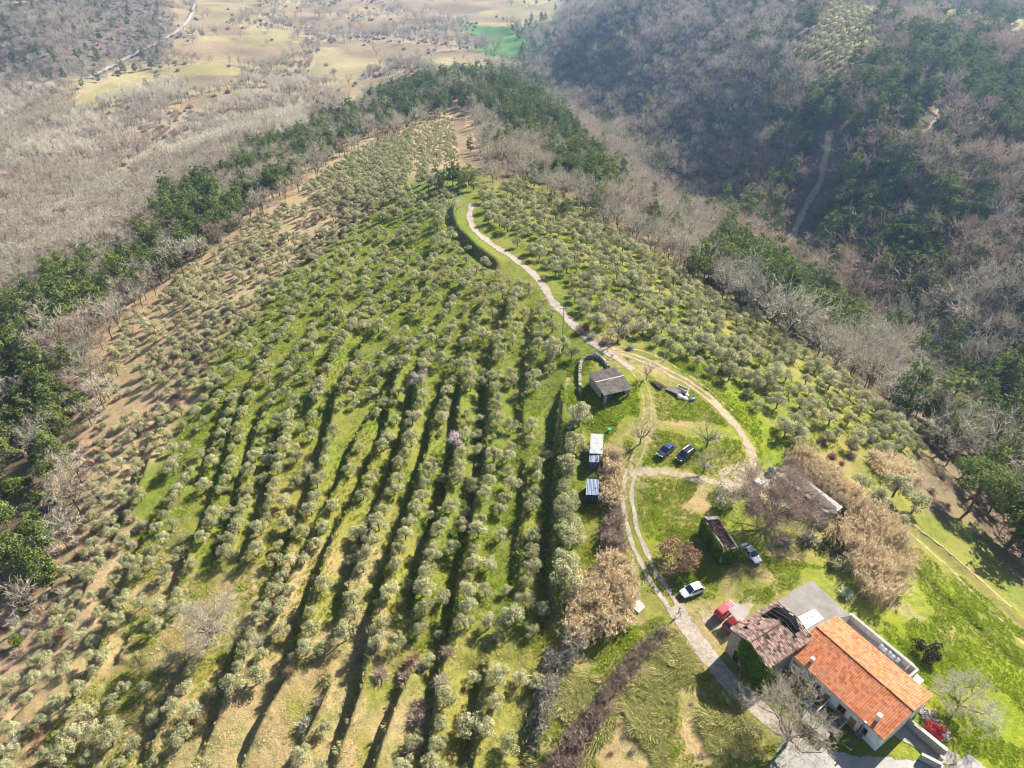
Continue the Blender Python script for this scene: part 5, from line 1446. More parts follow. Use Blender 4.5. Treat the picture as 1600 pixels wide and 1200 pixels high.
s3, l3, h3 = slab_shed("blue_container", ((917, 749), (936, 749), (934.5, 774), (915.5, 773)), zg3 + 2.3, zg3, "dark blue container cabin with a pale blue corrugated roof", M_BLUE, M_BLUEL, .28, over=.02, cat="container", sheets=3)
p = (l3[2] + l3[3]) / 2
for s_ in (-1, 1):
    dd = MB(); dd.box((p[0] + s_ * .55, p[1] - .03, 1.05), (1.02, .07, 2.0)); do = dd.build("door", M_BLUE, s3)
    MB().bar((p[0] + s_ * .12, p[1] - .1, .3), (p[0] + s_ * .12, p[1] - .1, 1.9), .025, 6).build("lock_bar", M_METAL, do)
zg4 = -.3
s4, l4, h4 = slab_shed("long_shed", ((1212, 739), (1230, 728), (1305, 797), (1299, 806)), zg4 + 2.0, zg4, "long low open shed with a pale moss stained sheet roof", M_STONE, M_SHEETM, .3, fall=-.3, over=.06, sheets=3, along=1)
mo = MB(); gg = np.random.default_rng(33)
for k in range(170):
    a = gg.random(); b_ = gg.random() ** .9 * (.50 + .12 * math.sin(a * 40)); p = (l4[1] * (1 - a) + l4[2] * a) * (1 - b_) + (l4[0] * (1 - a) + l4[3] * a) * b_
    s_ = .25 + gg.random() * .5
    mo.lathe((p[0], p[1], h4 + .1 + .1 * (1 - b_) + (.02 if gg.random() < .5 else .06)), [(s_, 0), (s_ * .7, .05), (s_ * .2, .08)], 7)
mo.build("moss", M_MOSS, s4, kind="stuff")
fr = (l4[0] * .45 + l4[3] * .55); d4 = unit2(l4[3] - l4[0])
MB().box((fr[0] - .0, fr[1], 1.0), (4.6, .3, 2.0), rz=math.atan2(d4[1], d4[0])).build("bay_shade_panel", M_CHAR_SHADE, s4)  # solid near-black box, paints the shade inside the open front
# tiled well house with slab
zw = -.85
q = [np.array(plane_pt(*p, zw + 1.25)) for p in ((980.5, 929.5), (992.4, 919), (1000.5, 927.8), (988.3, 939.5))]
c = np.mean(q, 0); wh_ = empty("well_house", (*c, zw), 0, "tiny white well house under a striped tile roof with a concrete slab", "hut")
ql = [p - c for p in q]
MB().prism([tuple(p * .86) for p in ql], -.8, [1.0, 1.0, 1.25, 1.25]).build("wall", M_PLASTER, wh_)
mb = MB(); ex = ql[1] - ql[0]; ey = ql[3] - ql[0]; L = np.hypot(*ex); W = np.hypot(*ey)
tile_slope(mb, Vector((*ql[0], 1.08)), (*(ex / L), 0), Vector((*(ey / W), .2)).normalized(), L, W, .17, W / 2, np.random.default_rng(2), .055, .03)
mb.build("roof_tiles", M_TILE_OLD, wh_, kind="stuff")
MB().prism([tuple(p) for p in ql], [.96, .96, 1.2, 1.2], [1.06, 1.06, 1.3, 1.3]).build("roof_deck", M_WHITE, wh_)
sl_ = [np.array(plane_pt(*p, zw + .3)) - c for p in ((986, 946.5), (998, 935.5), (1008.4, 948), (998.3, 957.8))]
MB().prism([tuple(p) for p in sl_], -.6, .28).build("slab", M_SLAB2, wh_)
cs = np.mean(sl_, 0)
MB().prism([tuple(cs + (p - cs) * .22 + (sl_[0] - cs) * .45) for p in sl_], .283, .34).build("hatch", M_RUST, wh_)

# ------------------------------------------------------------------ poles
def pole(px_, py_, h_, lab, arm=True, lamp=False, r=.14, rz=.4, mat=M_SLAB2):
    x_, y_, z_ = G(px_, py_); e = empty("utility_pole", (x_, y_, z_), rz, lab, "pole")
    MB().bar((0, 0, -.6), (0, 0, h_), r, 8, r * .65).build("mast", mat, e)
    if arm:
        a = MB().box((0, 0, h_ - .35), (1.7, .12, .12)).build("crossarm", M_METAL, e)
        for k in (-.75, 0, .75): MB().lathe((k, 0, h_ - .29), [(.05, 0), (.07, .08), (.04, .2)], 7).build("insulator", M_WHITE, a)
    if lamp:
        l = MB().bar((0, 0, h_ - .1), (-.9, -.2, h_ + .05), .04, 6).build("lamp_arm", M_METAL, e); MB().box((-1.05, -.22, h_ + .04), (.5, .2, .12)).build("lamp_head", M_SLAB2, l)
pole(879, 528, 8.6, "tall pale pole with a lamp beside the ridge track", True, True, .17)
pole(1037, 566, 6.6, "slim grey pole on the grass above the debris heap", False, True, .09)
pole(163, 597, 7.4, "pale pole with a crossarm at the left edge of the dry slope", True, False, .15, .9)
pole(322, 553, 6.2, "thin grey pole among the dry slope olives", False, False, .09)
pole(467, 546, 5.6, "thin grey pole among the green terrace olives", False, False, .08)
pole(10, 600, 6.5, "pale pole with a crossarm among the far left pines", True, False, .14, 1.2)
pole(1056, 768, 3.0, "short slim post on the grass below the loop track", False, False, .06, mat=M_BARK)

# ------------------------------------------------------------------ cars
CARM = dict(white=plain("white_car_paint", (.78, .79, .80), .3, 0, .6), red=plain("red_car_paint", (.60, .025, .035), .3, 0, .6), navy=plain("navy_car_paint", (.022, .04, .085), .25, .3, .8),
            black=plain("black_car_paint", (.012, .014, .022), .25, .3, .8), silver=plain("silver_car_paint", (.48, .51, .55), .3, .4, .6))
M_CARGLASS = plain("car_glass", (.015, .03, .065), .05, spec=.8)
M_HEAD = plain("headlight_glass", (.7, .72, .75), .1); M_TAIL = plain("taillight_glass", (.5, .02, .02), .2); M_RIM = plain("wheel_rim", (.45, .46, .48), .3, .8)
M_TRIM = plain("dark_trim", (.03, .03, .032), .6)
def car(px_, py_, rz, paint, lab, L=4.1, W=1.74, Hh=1.5, kind="hatch", rails=False, xyz=None):
    x_, y_, z_ = xyz or G(px_, py_)
    z_ = max(H(x_ + dx, y_ + dy) for dx in (-1, 0, 1) for dy in (-1, 0, 1)) - .04
    e = empty("parked_car", (x_, y_, z_), rz, lab, "car", "cars parked about the yard")
    # stations from tail (-x) to nose (+x): x, belt height, half width
    hl = L / 2; bz_ = .30; belt = Hh * .60
    if kind == "van": st = [(-hl, belt * .95, .80), (-hl + .12, belt, .86), (-hl * .4, belt, .87), (hl * .42, belt * .98, .87), (hl * .70, belt * .88, .85), (hl - .16, belt * .74, .80), (hl, belt * .58, .66)]
    else: st = [(-hl, belt * .78, .68), (-hl + .14, belt * .98, .80), (-hl * .45, belt, .87), (hl * .30, belt * .98, .87), (hl * .62, belt * .88, .84), (hl - .2, belt * .75, .78), (hl, belt * .52, .62)]
    k = W / 1.74; rows = []; mb = MB(); V = []
    for sx, zb, hw in st:
        hw *= k; low = bz_ if abs(sx) < hl - .05 else bz_ + .12
        V += [(sx, -hw * .94, low), (sx, -hw, (low + zb) * .52), (sx, -hw * .96, zb - .05), (sx, -hw * .86, zb), (sx, hw * .86, zb), (sx, hw * .96, zb - .05), (sx, hw, (low + zb) * .52), (sx, hw * .94, low)]
    n_ = len(st); Fs = []
    for i in range(n_ - 1):
        for j in range(7): Fs.append((i * 8 + j, i * 8 + j + 1, (i + 1) * 8 + j + 1, (i + 1) * 8 + j))
        Fs.append((i * 8 + 7, i * 8, (i + 1) * 8, (i + 1) * 8 + 7))
    Fs += [tuple(range(7, -1, -1)), tuple(range((n_ - 1) * 8, n_ * 8))]
    Fs = [tuple(reversed(f)) for f in Fs]
    mb.add(V, Fs)
    # greenhouse
    if kind == "van": xs = (-hl + .10, -hl + .28, hl * .22, hl * .58)
    elif kind == "sedan": xs = (-hl + .55, -hl * .42, hl * .12, hl * .48)
    else: xs = (-hl + .14, -hl * .66, hl * .08, hl * .50)
    bw, tw_ = .80 * k, .66 * k; zb = belt - .02; zt2 = Hh
    A = [(xs[0], -bw, zb), (xs[3], -bw * .94, zb), (xs[3], bw * .94, zb), (xs[0], bw, zb)]
    B = [(xs[1], -tw_, zt2 - .06), (xs[2], -tw_, zt2 - .04), (xs[2], tw_, zt2 - .04), (xs[1], tw_, zt2 - .06)]
    Cc = [(xs[1] + .18, -tw_ * .86, zt2), (xs[2] - .2, -tw_ * .86, zt2), (xs[2] - .2, tw_ * .86, zt2), (xs[1] + .18, tw_ * .86, zt2)]
    mb.add(A + B + Cc, [(0, 1, 5, 4), (1, 2, 6, 5), (2, 3, 7, 6), (3, 0, 4, 7), (4, 5, 9, 8), (5, 6, 10, 9), (6, 7, 11, 10), (7, 4, 8, 11), (8, 9, 10, 11)])
    mb.build("body", paint, e, bevel=.02)
    def pane(nm, q, inset=.1, out=.012):
        q = [Vector(p) for p in q]; c = sum(q, Vector()) / 4; nrm = (q[1] - q[0]).cross(q[3] - q[0]).normalized()
        if nrm.dot(c - Vector((0, 0, .8))) < 0: nrm = -nrm
        q = [p + (c - p) * inset + nrm * out for p in q]
        MB().add(q + [p - nrm * .02 for p in q], [(0, 1, 2, 3), (7, 6, 5, 4), (0, 4, 5, 1), (1, 5, 6, 2), (2, 6, 7, 3), (3, 7, 4, 0)]).build(nm, M_CARGLASS, e)
    pane("windscreen", (A[1], A[2], B[2], B[1]), .09); pane("rear_window", (A[3], A[0], B[0], B[3]), .14)
    for s_ in (0, 1):
        a0, a1, b0, b1 = (A[0], A[1], B[0], B[1]) if s_ == 0 else (A[3], A[2], B[3], B[2])
        lerp = lambda p, q, t: tuple(np.array(p) * (1 - t) + np.array(q) * t)
        pane("side_window", (lerp(a0, a1, .08), lerp(a0, a1, .50), lerp(b0, b1, .50), lerp(b0, b1, .08)), .10)
        pane("side_window", (lerp(a0, a1, .52), lerp(a0, a1, .95), lerp(b0, b1, .95), lerp(b0, b1, .52)), .10)
    for sx in (-.60 * hl, .64 * hl):
        for sy in (-1, 1):
            w_ = MB(); yy = sy * (W / 2 - .10)
            w_.bar((sx, yy - .1, .31), (sx, yy + .1, .31), .31, 14); wo_ = w_.build("wheel", M_BLACKR, e)
            MB().bar((sx, yy + sy * .09, .31), (sx, yy + sy * .112, .31), .20, 10).build("rim", M_RIM, wo_)
    for sy in (-1, 1):
        MB().box((hl - .09, sy * .56 * k, belt * .66), (.14, .30, .13)).build("headlight", M_HEAD, e)
        MB().box((-hl + .03, sy * .66 * k, belt * .84), (.08, .16, .2)).build("taillight", M_TAIL, e)
        MB().box((hl * .42, sy * (W / 2 + .06), belt + .02), (.12, .16, .11)).build("wing_mirror", paint, e)
    MB().box((hl - .03, 0, bz_ + .12), (.1, W * .62, .16)).build("front_bumper", M_TRIM, e)
    MB().box((hl - .01, 0, bz_ + .24), (.07, .46, .09)).build("number_plate", M_WHITE, e)
    if rails:
        for sy in (-1, 1):
            MB().bar((xs[1] + .2, sy * tw_ * .84, zt2 + .05), (xs[2] - .2, sy * tw_ * .84, zt2 + .05), .025, 6).build("roof_rail", M_METAL, e)
    return e
car(1081, 926, R(23 + 180), CARM['white'], "white hatchback car parked on the grass beside the gravel track", 4.1, 1.75, 1.52)
ang = R(37)
vx = np.array([33.6, 69.0])
car(0, 0, ang, CARM['red'], "red boxy car half under the canopy, the farther of two", 4.0, 1.68, 1.62, "van", xyz=(*plane_pt(1134, 952, .4), -.35))
car(0, 0, ang, CARM['red'], "red hatchback car under the canopy, the nearer to the ruined house", 3.7, 1.60, 1.42, "hatch", xyz=(*plane_pt(1146, 971, .4), -.35))
car(1040, 708, R(44 + 180), CARM['navy'], "dark blue sedan parked on the grass loop", 4.4, 1.78, 1.45, "sedan")
car(1070, 715, R(42 + 180), CARM['black'], "black estate car with roof rails on the grass loop", 4.4, 1.8, 1.62, "van", True)
car(1172, 868, R(-66), CARM['silver'], "silver car parked against the overgrown ruin", 4.3, 1.72, 1.45, "sedan")
cz = 2.0
cq = [np.array(plane_pt(*p, cz)) for p in ((1137, 952), (1156, 944), (1171, 960), (1153, 971))]
cc = np.mean(cq, 0); e = empty("car_canopy", (*cc, -.35), 0, "translucent grey sheet canopy over the two red cars", "canopy")
MB().prism([tuple(p - cc) for p in cq], cz + .35, cz + .37).build("sheet", M_CANOPY, e)
for i in range(4):
    p = (cq[i] - cc) * .95; p2 = (cq[(i + 1) % 4] - cc) * .95
    MB().bar((p[0], p[1], -.5), (p[0], p[1], cz + .34), .04, 6).build("post", M_METAL, e); MB().bar((p[0], p[1], cz + .31), (p2[0], p2[1], cz + .31), .03, 6).build("frame_bar", M_METAL, e)

# ------------------------------------------------------------------ odds and ends in the yard
x_, y_, z_ = G(1205, 740)
e = empty("teal_tank", (x_, y_, z_), 0, "domed teal plastic tank on the grass by the dirt track", "tank")
MB().lathe((0, 0, 0), [(.75, -.2), (.85, .3), (.84, .8), (.66, 1.2), (.36, 1.42), (.12, 1.48)], 18).build("body", M_TEAL, e, smooth=True); MB().lathe((.1, 0, 1.42), [(.24, 0), (.24, .12), (.1, .16)], 10).build("lid", M_BLUEL, e)
x_, y_, z_ = G(1186, 758)
e = empty("white_trailer", (x_, y_, z_), R(-42), "small white trailer with a red end on the dirt track", "trailer")
MB().box((0, 0, .62), (2.2, 1.2, .5)).build("body", M_WHITE, e); MB().box((-1.16, 0, .66), (.12, 1.2, .62)).build("tailboard", M_REDP, e)
for k in range(5): MB().box((-.8 + k * .42, 0, .895), (.3, 1.1, .04)).build("lid_panel", M_SHEETW, e)
for s_ in (-1, 1): MB().bar((0, s_ * .62 - .08, .3), (0, s_ * .62 + .08, .3), .3, 12).build("wheel", M_BLACKR, e)
MB().bar((1.1, 0, .45), (2.0, 0, .4), .05, 6).build("drawbar", M_METAL, e)
# debris heap
def at_debris(px_, py_): return G(px_, py_)
x_, y_, z_ = G(1052, 614); e = empty("brown_sheet_stack", (x_, y_, z_), R(-38), "dark brown corrugated sheet stack in the debris heap", "sheet stack")
for k in range(3):
    mb = MB(); corrug(mb, (-1.6, -.7 + .1 * k, .35 + .1 * k), (1, 0, 0), Vector((0, 1, .12)).normalized(), 3.2 - .2 * k, 1.5, .2, .03); mb.build("sheet", M_MOSS if k < 2 else M_SHEET, e)
for s_ in (-1, 1): MB().box((s_ * 1.2, 0, .12), (.2, 1.3, .4)).build("bearer", M_WOOD, e)
x_, y_, z_ = G(1066, 611); e = empty("concrete_trough", (x_, y_, z_), R(-38), "open pale concrete trough behind the white sacks", "trough")
for c_, s_ in (((0, -.5, .4), (2.6, .14, .9)), ((0, .5, .4), (2.6, .14, .9)), ((-1.23, 0, .4), (.14, .85, .9)), ((1.23, 0, .4), (.14, .85, .9))): MB().box(c_, s_).build("side", M_SLAB2, e)
MB().box((0, 0, .02), (2.3, .84, .12)).build("floor", M_SLAB, e)
for (px_, py_), sz, lab in (((1062, 621), (1.3, .9, .75), "big white sack beside the blue barrel"), ((1070, 624), (1.1, .9, .6), "smaller white sack nearest the blue barrel"), ((1073, 619), (.8, .7, .5), "pale folded sheet behind the white sacks")):
    x_, y_, z_ = G(px_, py_); e = empty("white_sack", (x_, y_, z_), R(-30), lab, "sack", "white sacks in the debris heap")
    o = MB().lathe((0, 0, 0), [(.40 * sz[0], -.1), (.52 * sz[0], sz[2] * .3), (.5 * sz[0], sz[2] * .7), (.3 * sz[0], sz[2])], 9).build("body", M_PVC, e, smooth=True); o.scale = (1, sz[1], 1)
    MB().lathe((0, 0, sz[2] - .02), [(.14, 0), (.08, .1), (.16, .2)], 7).build("neck", M_PVC, e)
x_, y_, z_ = G(1081, 626); e = empty("blue_barrel", (x_, y_, z_ + .32), R(25), "bright blue plastic barrel lying by the debris heap", "barrel")
mb = MB(); mb.lathe((0, 0, -.55), [(.27, 0), (.32, .12), (.33, .5), (.32, .95), (.27, 1.1)], 14); bo = mb.build("body", M_BARREL, e, smooth=True); bo.rotation_euler = (0, R(90), 0)
mb = MB(); mb.lathe((0, 0, .55), [(.26, 0), (.26, .05)], 12); bo = mb.build("lid", M_WHITE, e); bo.rotation_euler = (0, R(90), 0)
x_, y_, z_ = G(1028, 603); e = empty("log_pile", (x_, y_, z_), R(-50), "dark pile of logs and brushwood on the grass", "log pile")
gg = np.random.default_rng(5)
for k in range(22):
    zz_ = .1 + .16 * (k % 4); yy = gg.normal() * .5 * (1 - .15 * (k % 4)); MB().bar((-1.1 - gg.random() * .5, yy, zz_), (.9 + gg.random() * .6, yy + gg.normal() * .3, zz_ + gg.normal() * .1), .07 + .05 * gg.random(), 7).build("log", M_MOSS if k % 3 else M_WOOD, e)
x_, y_, z_ = G(952, 673); e = empty("green_barrow", (x_, y_, z_), R(60), "green wheelbarrow beside the path above the white shed", "wheelbarrow")
MB().prism([(-.45, -.3), (.45, -.3), (.45, .3), (-.45, .3)], .3, .55).build("tray", plain("green_paint", (.03, .22, .12), .4), e); MB().bar((.55, -.06, .2), (.55, .06, .2), .2, 12).build("wheel", M_BLACKR, e)
for s_ in (-1, 1): MB().bar((.5, s_ * .1, .22), (-1.1, s_ * .28, .5), .025, 6).build("handle", M_METAL, e)
for q_, lab in (((1141, 907), "pale stone block on the grass by the overgrown ruin"), ((1097, 882), "white bucket in the shade below the overgrown ruin"), ((1085, 884), "pale crate in the shade below the overgrown ruin")):
    pass
# stone rubble beside the drive
gg = np.random.default_rng(44); rb = MB()
for k in range(260):
    t = gg.random(); px_ = 1437 + 45 * t + gg.normal() * 4; py_ = 1106 + 44 * t + gg.normal() * 5
    x_, y_ = plane_pt(px_, py_, -.5); rb.box((x_, y_, H(x_, y_) + .06), (.2 + .4 * gg.random(), .2 + .3 * gg.random(), .2 + .2 * gg.random()), rz=gg.random() * 3, taper=.7, tilt=(gg.normal() * .2, gg.normal() * .2))
tag(rb.build("rubble", M_STONE2, None), "grey stone rubble bank beside the driveway wall", "rubble", kind="stuff")

# ------------------------------------------------------------------ person walking on the track
pv = {'pelvis': (0, 0, .92), 'belly': (0, .01, 1.08), 'chest': (0, .0, 1.30), 'neck': (0, .01, 1.50), 'head0': (0, .03, 1.60), 'head1': (0, .03, 1.72),
      'shl': (-.19, 0, 1.42), 'ell': (-.24, -.10, 1.14), 'wrl': (-.22, .06, .92), 'hal': (-.21, .11, .83), 'shr': (.19, 0, 1.42), 'elr': (.24, .08, 1.15), 'wrr': (.22, .24, .98), 'har': (.21, .30, .91),
      'hil': (-.10, 0, .88), 'knl': (-.11, .20, .52), 'anl': (-.11, .24, .09), 'tol': (-.11, .42, .03), 'hir': (.10, 0, .88), 'knr': (.11, -.02, .48), 'anr': (.11, -.32, .13), 'tor': (.11, -.16, .03)}
pr = {'pelvis': .14, 'belly': .13, 'chest': .15, 'neck': .06, 'head0': .09, 'head1': .09, 'shl': .07, 'ell': .05, 'wrl': .035, 'hal': .035, 'shr': .07, 'elr': .05, 'wrr': .035, 'har': .035, 'hil': .10, 'knl': .065, 'anl': .045, 'tol': .04, 'hir': .10, 'knr': .065, 'anr': .045, 'tor': .04}
pe = [('pelvis', 'belly'), ('belly', 'chest'), ('chest', 'neck'), ('neck', 'head0'), ('head0', 'head1'), ('chest', 'shl'), ('shl', 'ell'), ('ell', 'wrl'), ('wrl', 'hal'), ('chest', 'shr'), ('shr', 'elr'), ('elr', 'wrr'), ('wrr', 'har'),
      ('pelvis', 'hil'), ('hil', 'knl'), ('knl', 'anl'), ('anl', 'tol'), ('pelvis', 'hir'), ('hir', 'knr'), ('knr', 'anr'), ('anr', 'tor')]
nm_ = list(pv); me = bpy.data.meshes.new("person_body")
me.from_pydata([pv[n] for n in nm_], [(nm_.index(a), nm_.index(b_)) for a, b_ in pe], [])
tmp = bpy.data.objects.new("person_tmp", me); COL.objects.link(tmp)
sk_ = tmp.modifiers.new("skin", 'SKIN'); tmp.modifiers.new("sub", 'SUBSURF').levels = 1
for n, v in zip(nm_, me.skin_vertices[0].data): v.radius = (pr[n], pr[n]); v.use_root = n == 'pelvis'
dg = bpy.context.evaluated_depsgraph_get(); bm_ = bpy.data.meshes.new_from_object(tmp.evaluated_get(dg)); bpy.data.objects.remove(tmp)
bm_.materials.clear()
for mm in (plain("skin", (.45, .27, .19), .6), plain("white_shirt", (.75, .74, .72), .8), plain("grey_blue_jeans", (.10, .13, .2), .85), plain("dark_shoes", (.03, .03, .03), .6)): bm_.materials.append(mm)
for p in bm_.polygons:
    zc = p.center.z; p.use_smooth = True
    p.material_index = 3 if zc < .10 else 2 if zc < .98 and abs(p.center.x) < .19 else 1 if (zc > .9 and zc < 1.47 and not (abs(p.center.x) > .19 and zc < 1.02)) else 0
x_, y_, z_ = G(1060, 961)
per = empty("person", (x_, y_, H(x_, y_) + .07), R(215), "person in a white top walking on the gravel track", "person")
link("body", bm_, per)
MB().lathe((0, .01, 1.64), [(.115, 0), (.12, .08), (.09, .15), (.03, .18)], 10).build("hair", plain("dark_hair", (.02, .015, .012), .7), per, smooth=True)

M_TWIGB = leaf('bramble_twigs', (.22, .16, .125), (.46, .36, .29), .15)
# ------------------------------------------------------------------ single trees and shrubs near the houses
def single_bare(px_, py_, h_, r_, lab, seed, mat=M_TWIG, **k):
    x_, y_, z_ = G(px_, py_); gg = np.random.default_rng(seed)
    k = dict(dict(nl=8, depth=5, kids=3, minw=.035, thick=.028, rise=.5), **k)
    t, c = bare_meshes(gg, mat, h_, r_, **k)
    return plant("bare_tree", (("trunk", t), ("crown", c)), x_, y_, z_, gg.random() * 6.28, 1.0, lab, "tree")
single_bare(1205, 818, 9.0, 8.5, "very broad leafless tree spreading between the overgrown ruin and the long shed", 1, M_TWIGB, nl=14, rise=.35, base=.2, depth=6, minw=.038)
single_bare(1226, 1166, 9.0, 6.5, "big leafless tree over the roadside left of the concrete outhouse", 2, nl=9, depth=6, minw=.022)
single_bare(333, 1003, 9.0, 6.2, "big pale leafless tree standing alone in the dry clearing of the grove", 3, M_TWIG, nl=10, rise=.6, depth=6, minw=.024)
single_bare(1104, 698, 6.8, 3.2, "leafless tree on the grass loop above the black estate car", 4, M_TWIGG, depth=4)
single_bare(1098, 740, 5.2, 2.4, "thin leafless tree at the lower edge of the grass loop", 5, M_TWIGG, depth=4)
single_bare(1000, 694, 6.2, 3.4, "leafless tree between the stone barn and the dark blue sedan", 6, M_TWIG, depth=4)
single_bare(1492, 1112, 6.0, 4.4, "rounded leafless tree on the bright green meadow", 7, M_TWIGG, nl=8, depth=6, minw=.02)
single_bare(1010, 592, 4.6, 2.2, "small leafless tree behind the stone barn", 8, M_TWIG, depth=4)
single_bare(893, 1012, 5.5, 2.6, "small grey leafless tree under the cane thicket", 9, M_TWIG, depth=4)
single_bare(1250, 1075, 3.6, 2.0, "small brown leafless tree before the white house wall", 10, M_TWIGP, depth=4)
for q, h_, r_, lab, sd, mt in (((653, 612), 4.4, 2.1, "upper pale pink blossoming tree among the olives", 11, M_BLOSSOM), ((712, 702), 4.4, 2.2, "lower pale pink blossoming tree among the olives", 12, M_BLOSSOM)):
    x_, y_, z_ = G(*q); gg = np.random.default_rng(sd); t, _c = bare_meshes(gg, M_TWIG, h_, r_, nl=7, depth=4, minw=.03, thick=.02)
    bl = [(gg.normal() * r_ * .42, gg.normal() * r_ * .42, h_ * .62 + gg.normal() * .6, .7, 1) for _ in range(9)]
    plant("blossom_tree", (("trunk", t), ("branches", _c), ("blossom", crown("blossom", bl, 800, .2, .8, M_BLOSSOM, gg, shell=.2))), x_, y_, z_, 0, 1, lab, "tree", "blossoming trees among the olives")
def leafy(name, px_, py_, h_, r_, n, mat, lab, cat="shrub", size=.32, seed=1, stem=True, z=None):
    x_, y_, z_ = G(px_, py_); gg = np.random.default_rng(seed); bl = []
    for k in range(12):
        a = gg.random() * 6.283; rr = r_ * .7 * math.sqrt(gg.random()); bl.append((rr * math.cos(a), rr * math.sin(a), h_ * (.35 + .45 * gg.random() * (1.1 - rr / r_)), r_ * (.28 + .2 * gg.random()), .85))
    parts = [("foliage", crown("foliage", bl, n, size, .65, mat, gg, shell=.35))]
    seg = [((0, 0, -.4), (0, 0, h_ * .5), .07 * r_ / 2 + .03, .04)] + [((0, 0, h_ * .2), b_[:3], .05, .02) for b_ in bl[:7]]
    parts.append(("stem", tubes(seg)))
    return plant(name, parts, x_, y_, z_, 0, 1, lab, cat)
leafy("russet_tree", 1058, 880, 5.0, 4.0, 2200, M_RUSSET, "brownish russet tree with a green foot beside the gravel track", "tree", .34, 3)
leafy("green_bush", 1064, 905, 1.8, 2.0, 700, M_IVY, "green bush at the foot of the russet tree", "bush", .3, 4)
leafy("dark_shrub", 1448, 1022, 3.0, 2.3, 1300, M_DARKSHRUB, "dark purple leaved shrub alone on the bright green meadow", "shrub", .28, 5)
leafy("red_bush", 1458, 1146, 2.0, 1.35, 800, M_RED, "bright red bush behind the driveway wall", "bush", .26, 6)
leafy("mixed_bush", 1132, 785, 3.4, 3.2, 1500, M_TWIGG, "tangled olive brown bush above the overgrown ruin", "bush", .3, 7)
leafy("mixed_bush", 1150, 872, 2.6, 2.2, 900, M_IVY, "green ivy bush between the overgrown ruin and the silver car", "bush", .3, 8)
leafy("dark_green_bush", 1304, 862, 2.6, 3.2, 1300, M_DARKSHRUB, "dark green bush in the shade left of the big cane thicket", "bush", .32, 9)
leafy("grey_bush", 1312, 886, 2.0, 2.0, 800, M_OLIVE, "grey green bush at the lower corner of the big cane thicket", "bush", .3, 10)
leafy("yellow_bush", 1253, 1064, 1.6, 1.2, 300, M_RUSSET, "small yellowish bush by the white house wall", "bush", .25, 12)
leafy("brown_bush", 1268, 1082, 1.5, 1.2, 300, M_TWIGP, "small brown bush by the white house wall nearer the outhouse", "bush", .25, 13)
leafy("roadside_bush", 1110, 520 + 40, 2.2, 2.4, 700, M_IVY, "dark bush by the fork of the ridge track", "bush", .3, 14) if False else None
for k, (q, r_) in enumerate((((905, 520), 2.2), ((925, 528), 2.0), ((945, 536), 1.8), ((985, 545), 1.6), ((915, 512), 1.8))):
    x_, y_, z_ = G(*q); o = plant("bramble_bush", BRUSH[k % 5][0] and BRUSH[k % 5], x_, y_, z_, k, r_ * .62, f"brown bramble bush by the ridge track, {['nearest the tall pole','second from the tall pole','middle one of the row','farthest from the tall pole','small one beside the path bend'][k]}", "bush")
# tall pine at the edge of the mixed wood, with a leaning dark trunk
for q, h_, r_, n, lab, mt in (((1512, 800), 12.5, 6.0, 4200, "large spreading pine with a bare dark trunk beside the rough field", M_PINE), ((1580, 850), 10, 4.5, 2500, "broad pine at the right edge below the large spreading pine", M_PINE), ((1560, 690), 11, 4.6, 2500, "broad pine above the large spreading pine at the right edge", M_PINE2), ((1470, 700), 9, 3.6, 1900, "yellowish green pine at the end of the right olive slope", M_PINE2)):
    x_, y_, z_ = G(*q); plant("pine_tree", stone_pine_proto(h_, r_, 26, n, mat=mt), x_, y_, z_ - .3, 0, 1, lab, "tree")
for k, (q, r_, lab) in enumerate((((1240, 800), 1.7, "brown thicket bush right under the very broad leafless tree"), ((1275, 815), 1.9, "brown thicket bush at the lower end of the long low shed"), ((1215, 770), 1.5, "brown thicket bush behind the very broad leafless tree"), ((1180, 790), 1.6, "brown thicket bush beyond the overgrown ruin"), ((1262, 845), 1.8, "olive brown bush below the very broad leafless tree"), ((1225, 850), 1.5, "small olive brown bush beside the silver car's grass"), ((1165, 770), 1.3, "small brown bush by the white trailer"))):
    x_, y_, z_ = G(*q); plant("thicket_bush", BRUSH[(1, 3, 1, 0, 3, 3, 1)[k]], x_, y_, z_ - .1, k, r_, lab, "bush")
# agave
x_, y_, z_ = G(1322, 931); gg = np.random.default_rng(6); ag = MB()
for k in range(34):
    a = k * 2.4; e_ = .25 + .9 * (k / 34); L = 1.35 - .3 * (k / 34); d = Vector((math.cos(a) * math.cos(e_), math.sin(a) * math.cos(e_), math.sin(e_))); s_ = Vector((-math.sin(a), math.cos(a), 0)); p0 = Vector((0, 0, .1)) + d * .1; p1 = p0 + d * L * .5 + Vector((0, 0, .05)); p2 = p0 + d * L - Vector((0, 0, .1))
    ag.add([p0 - s_ * .09, p0 + s_ * .09, p1 + s_ * .1, p1 - s_ * .1, p2], [(0, 1, 2, 3), (3, 2, 4)])
ao = ag.build("agave", M_AGAVE); ao.location = (x_, y_, z_); ao.scale = (1.3, 1.3, 1.3); tag(ao, "pale grey agave rosette behind the concrete annex roof", "agave")

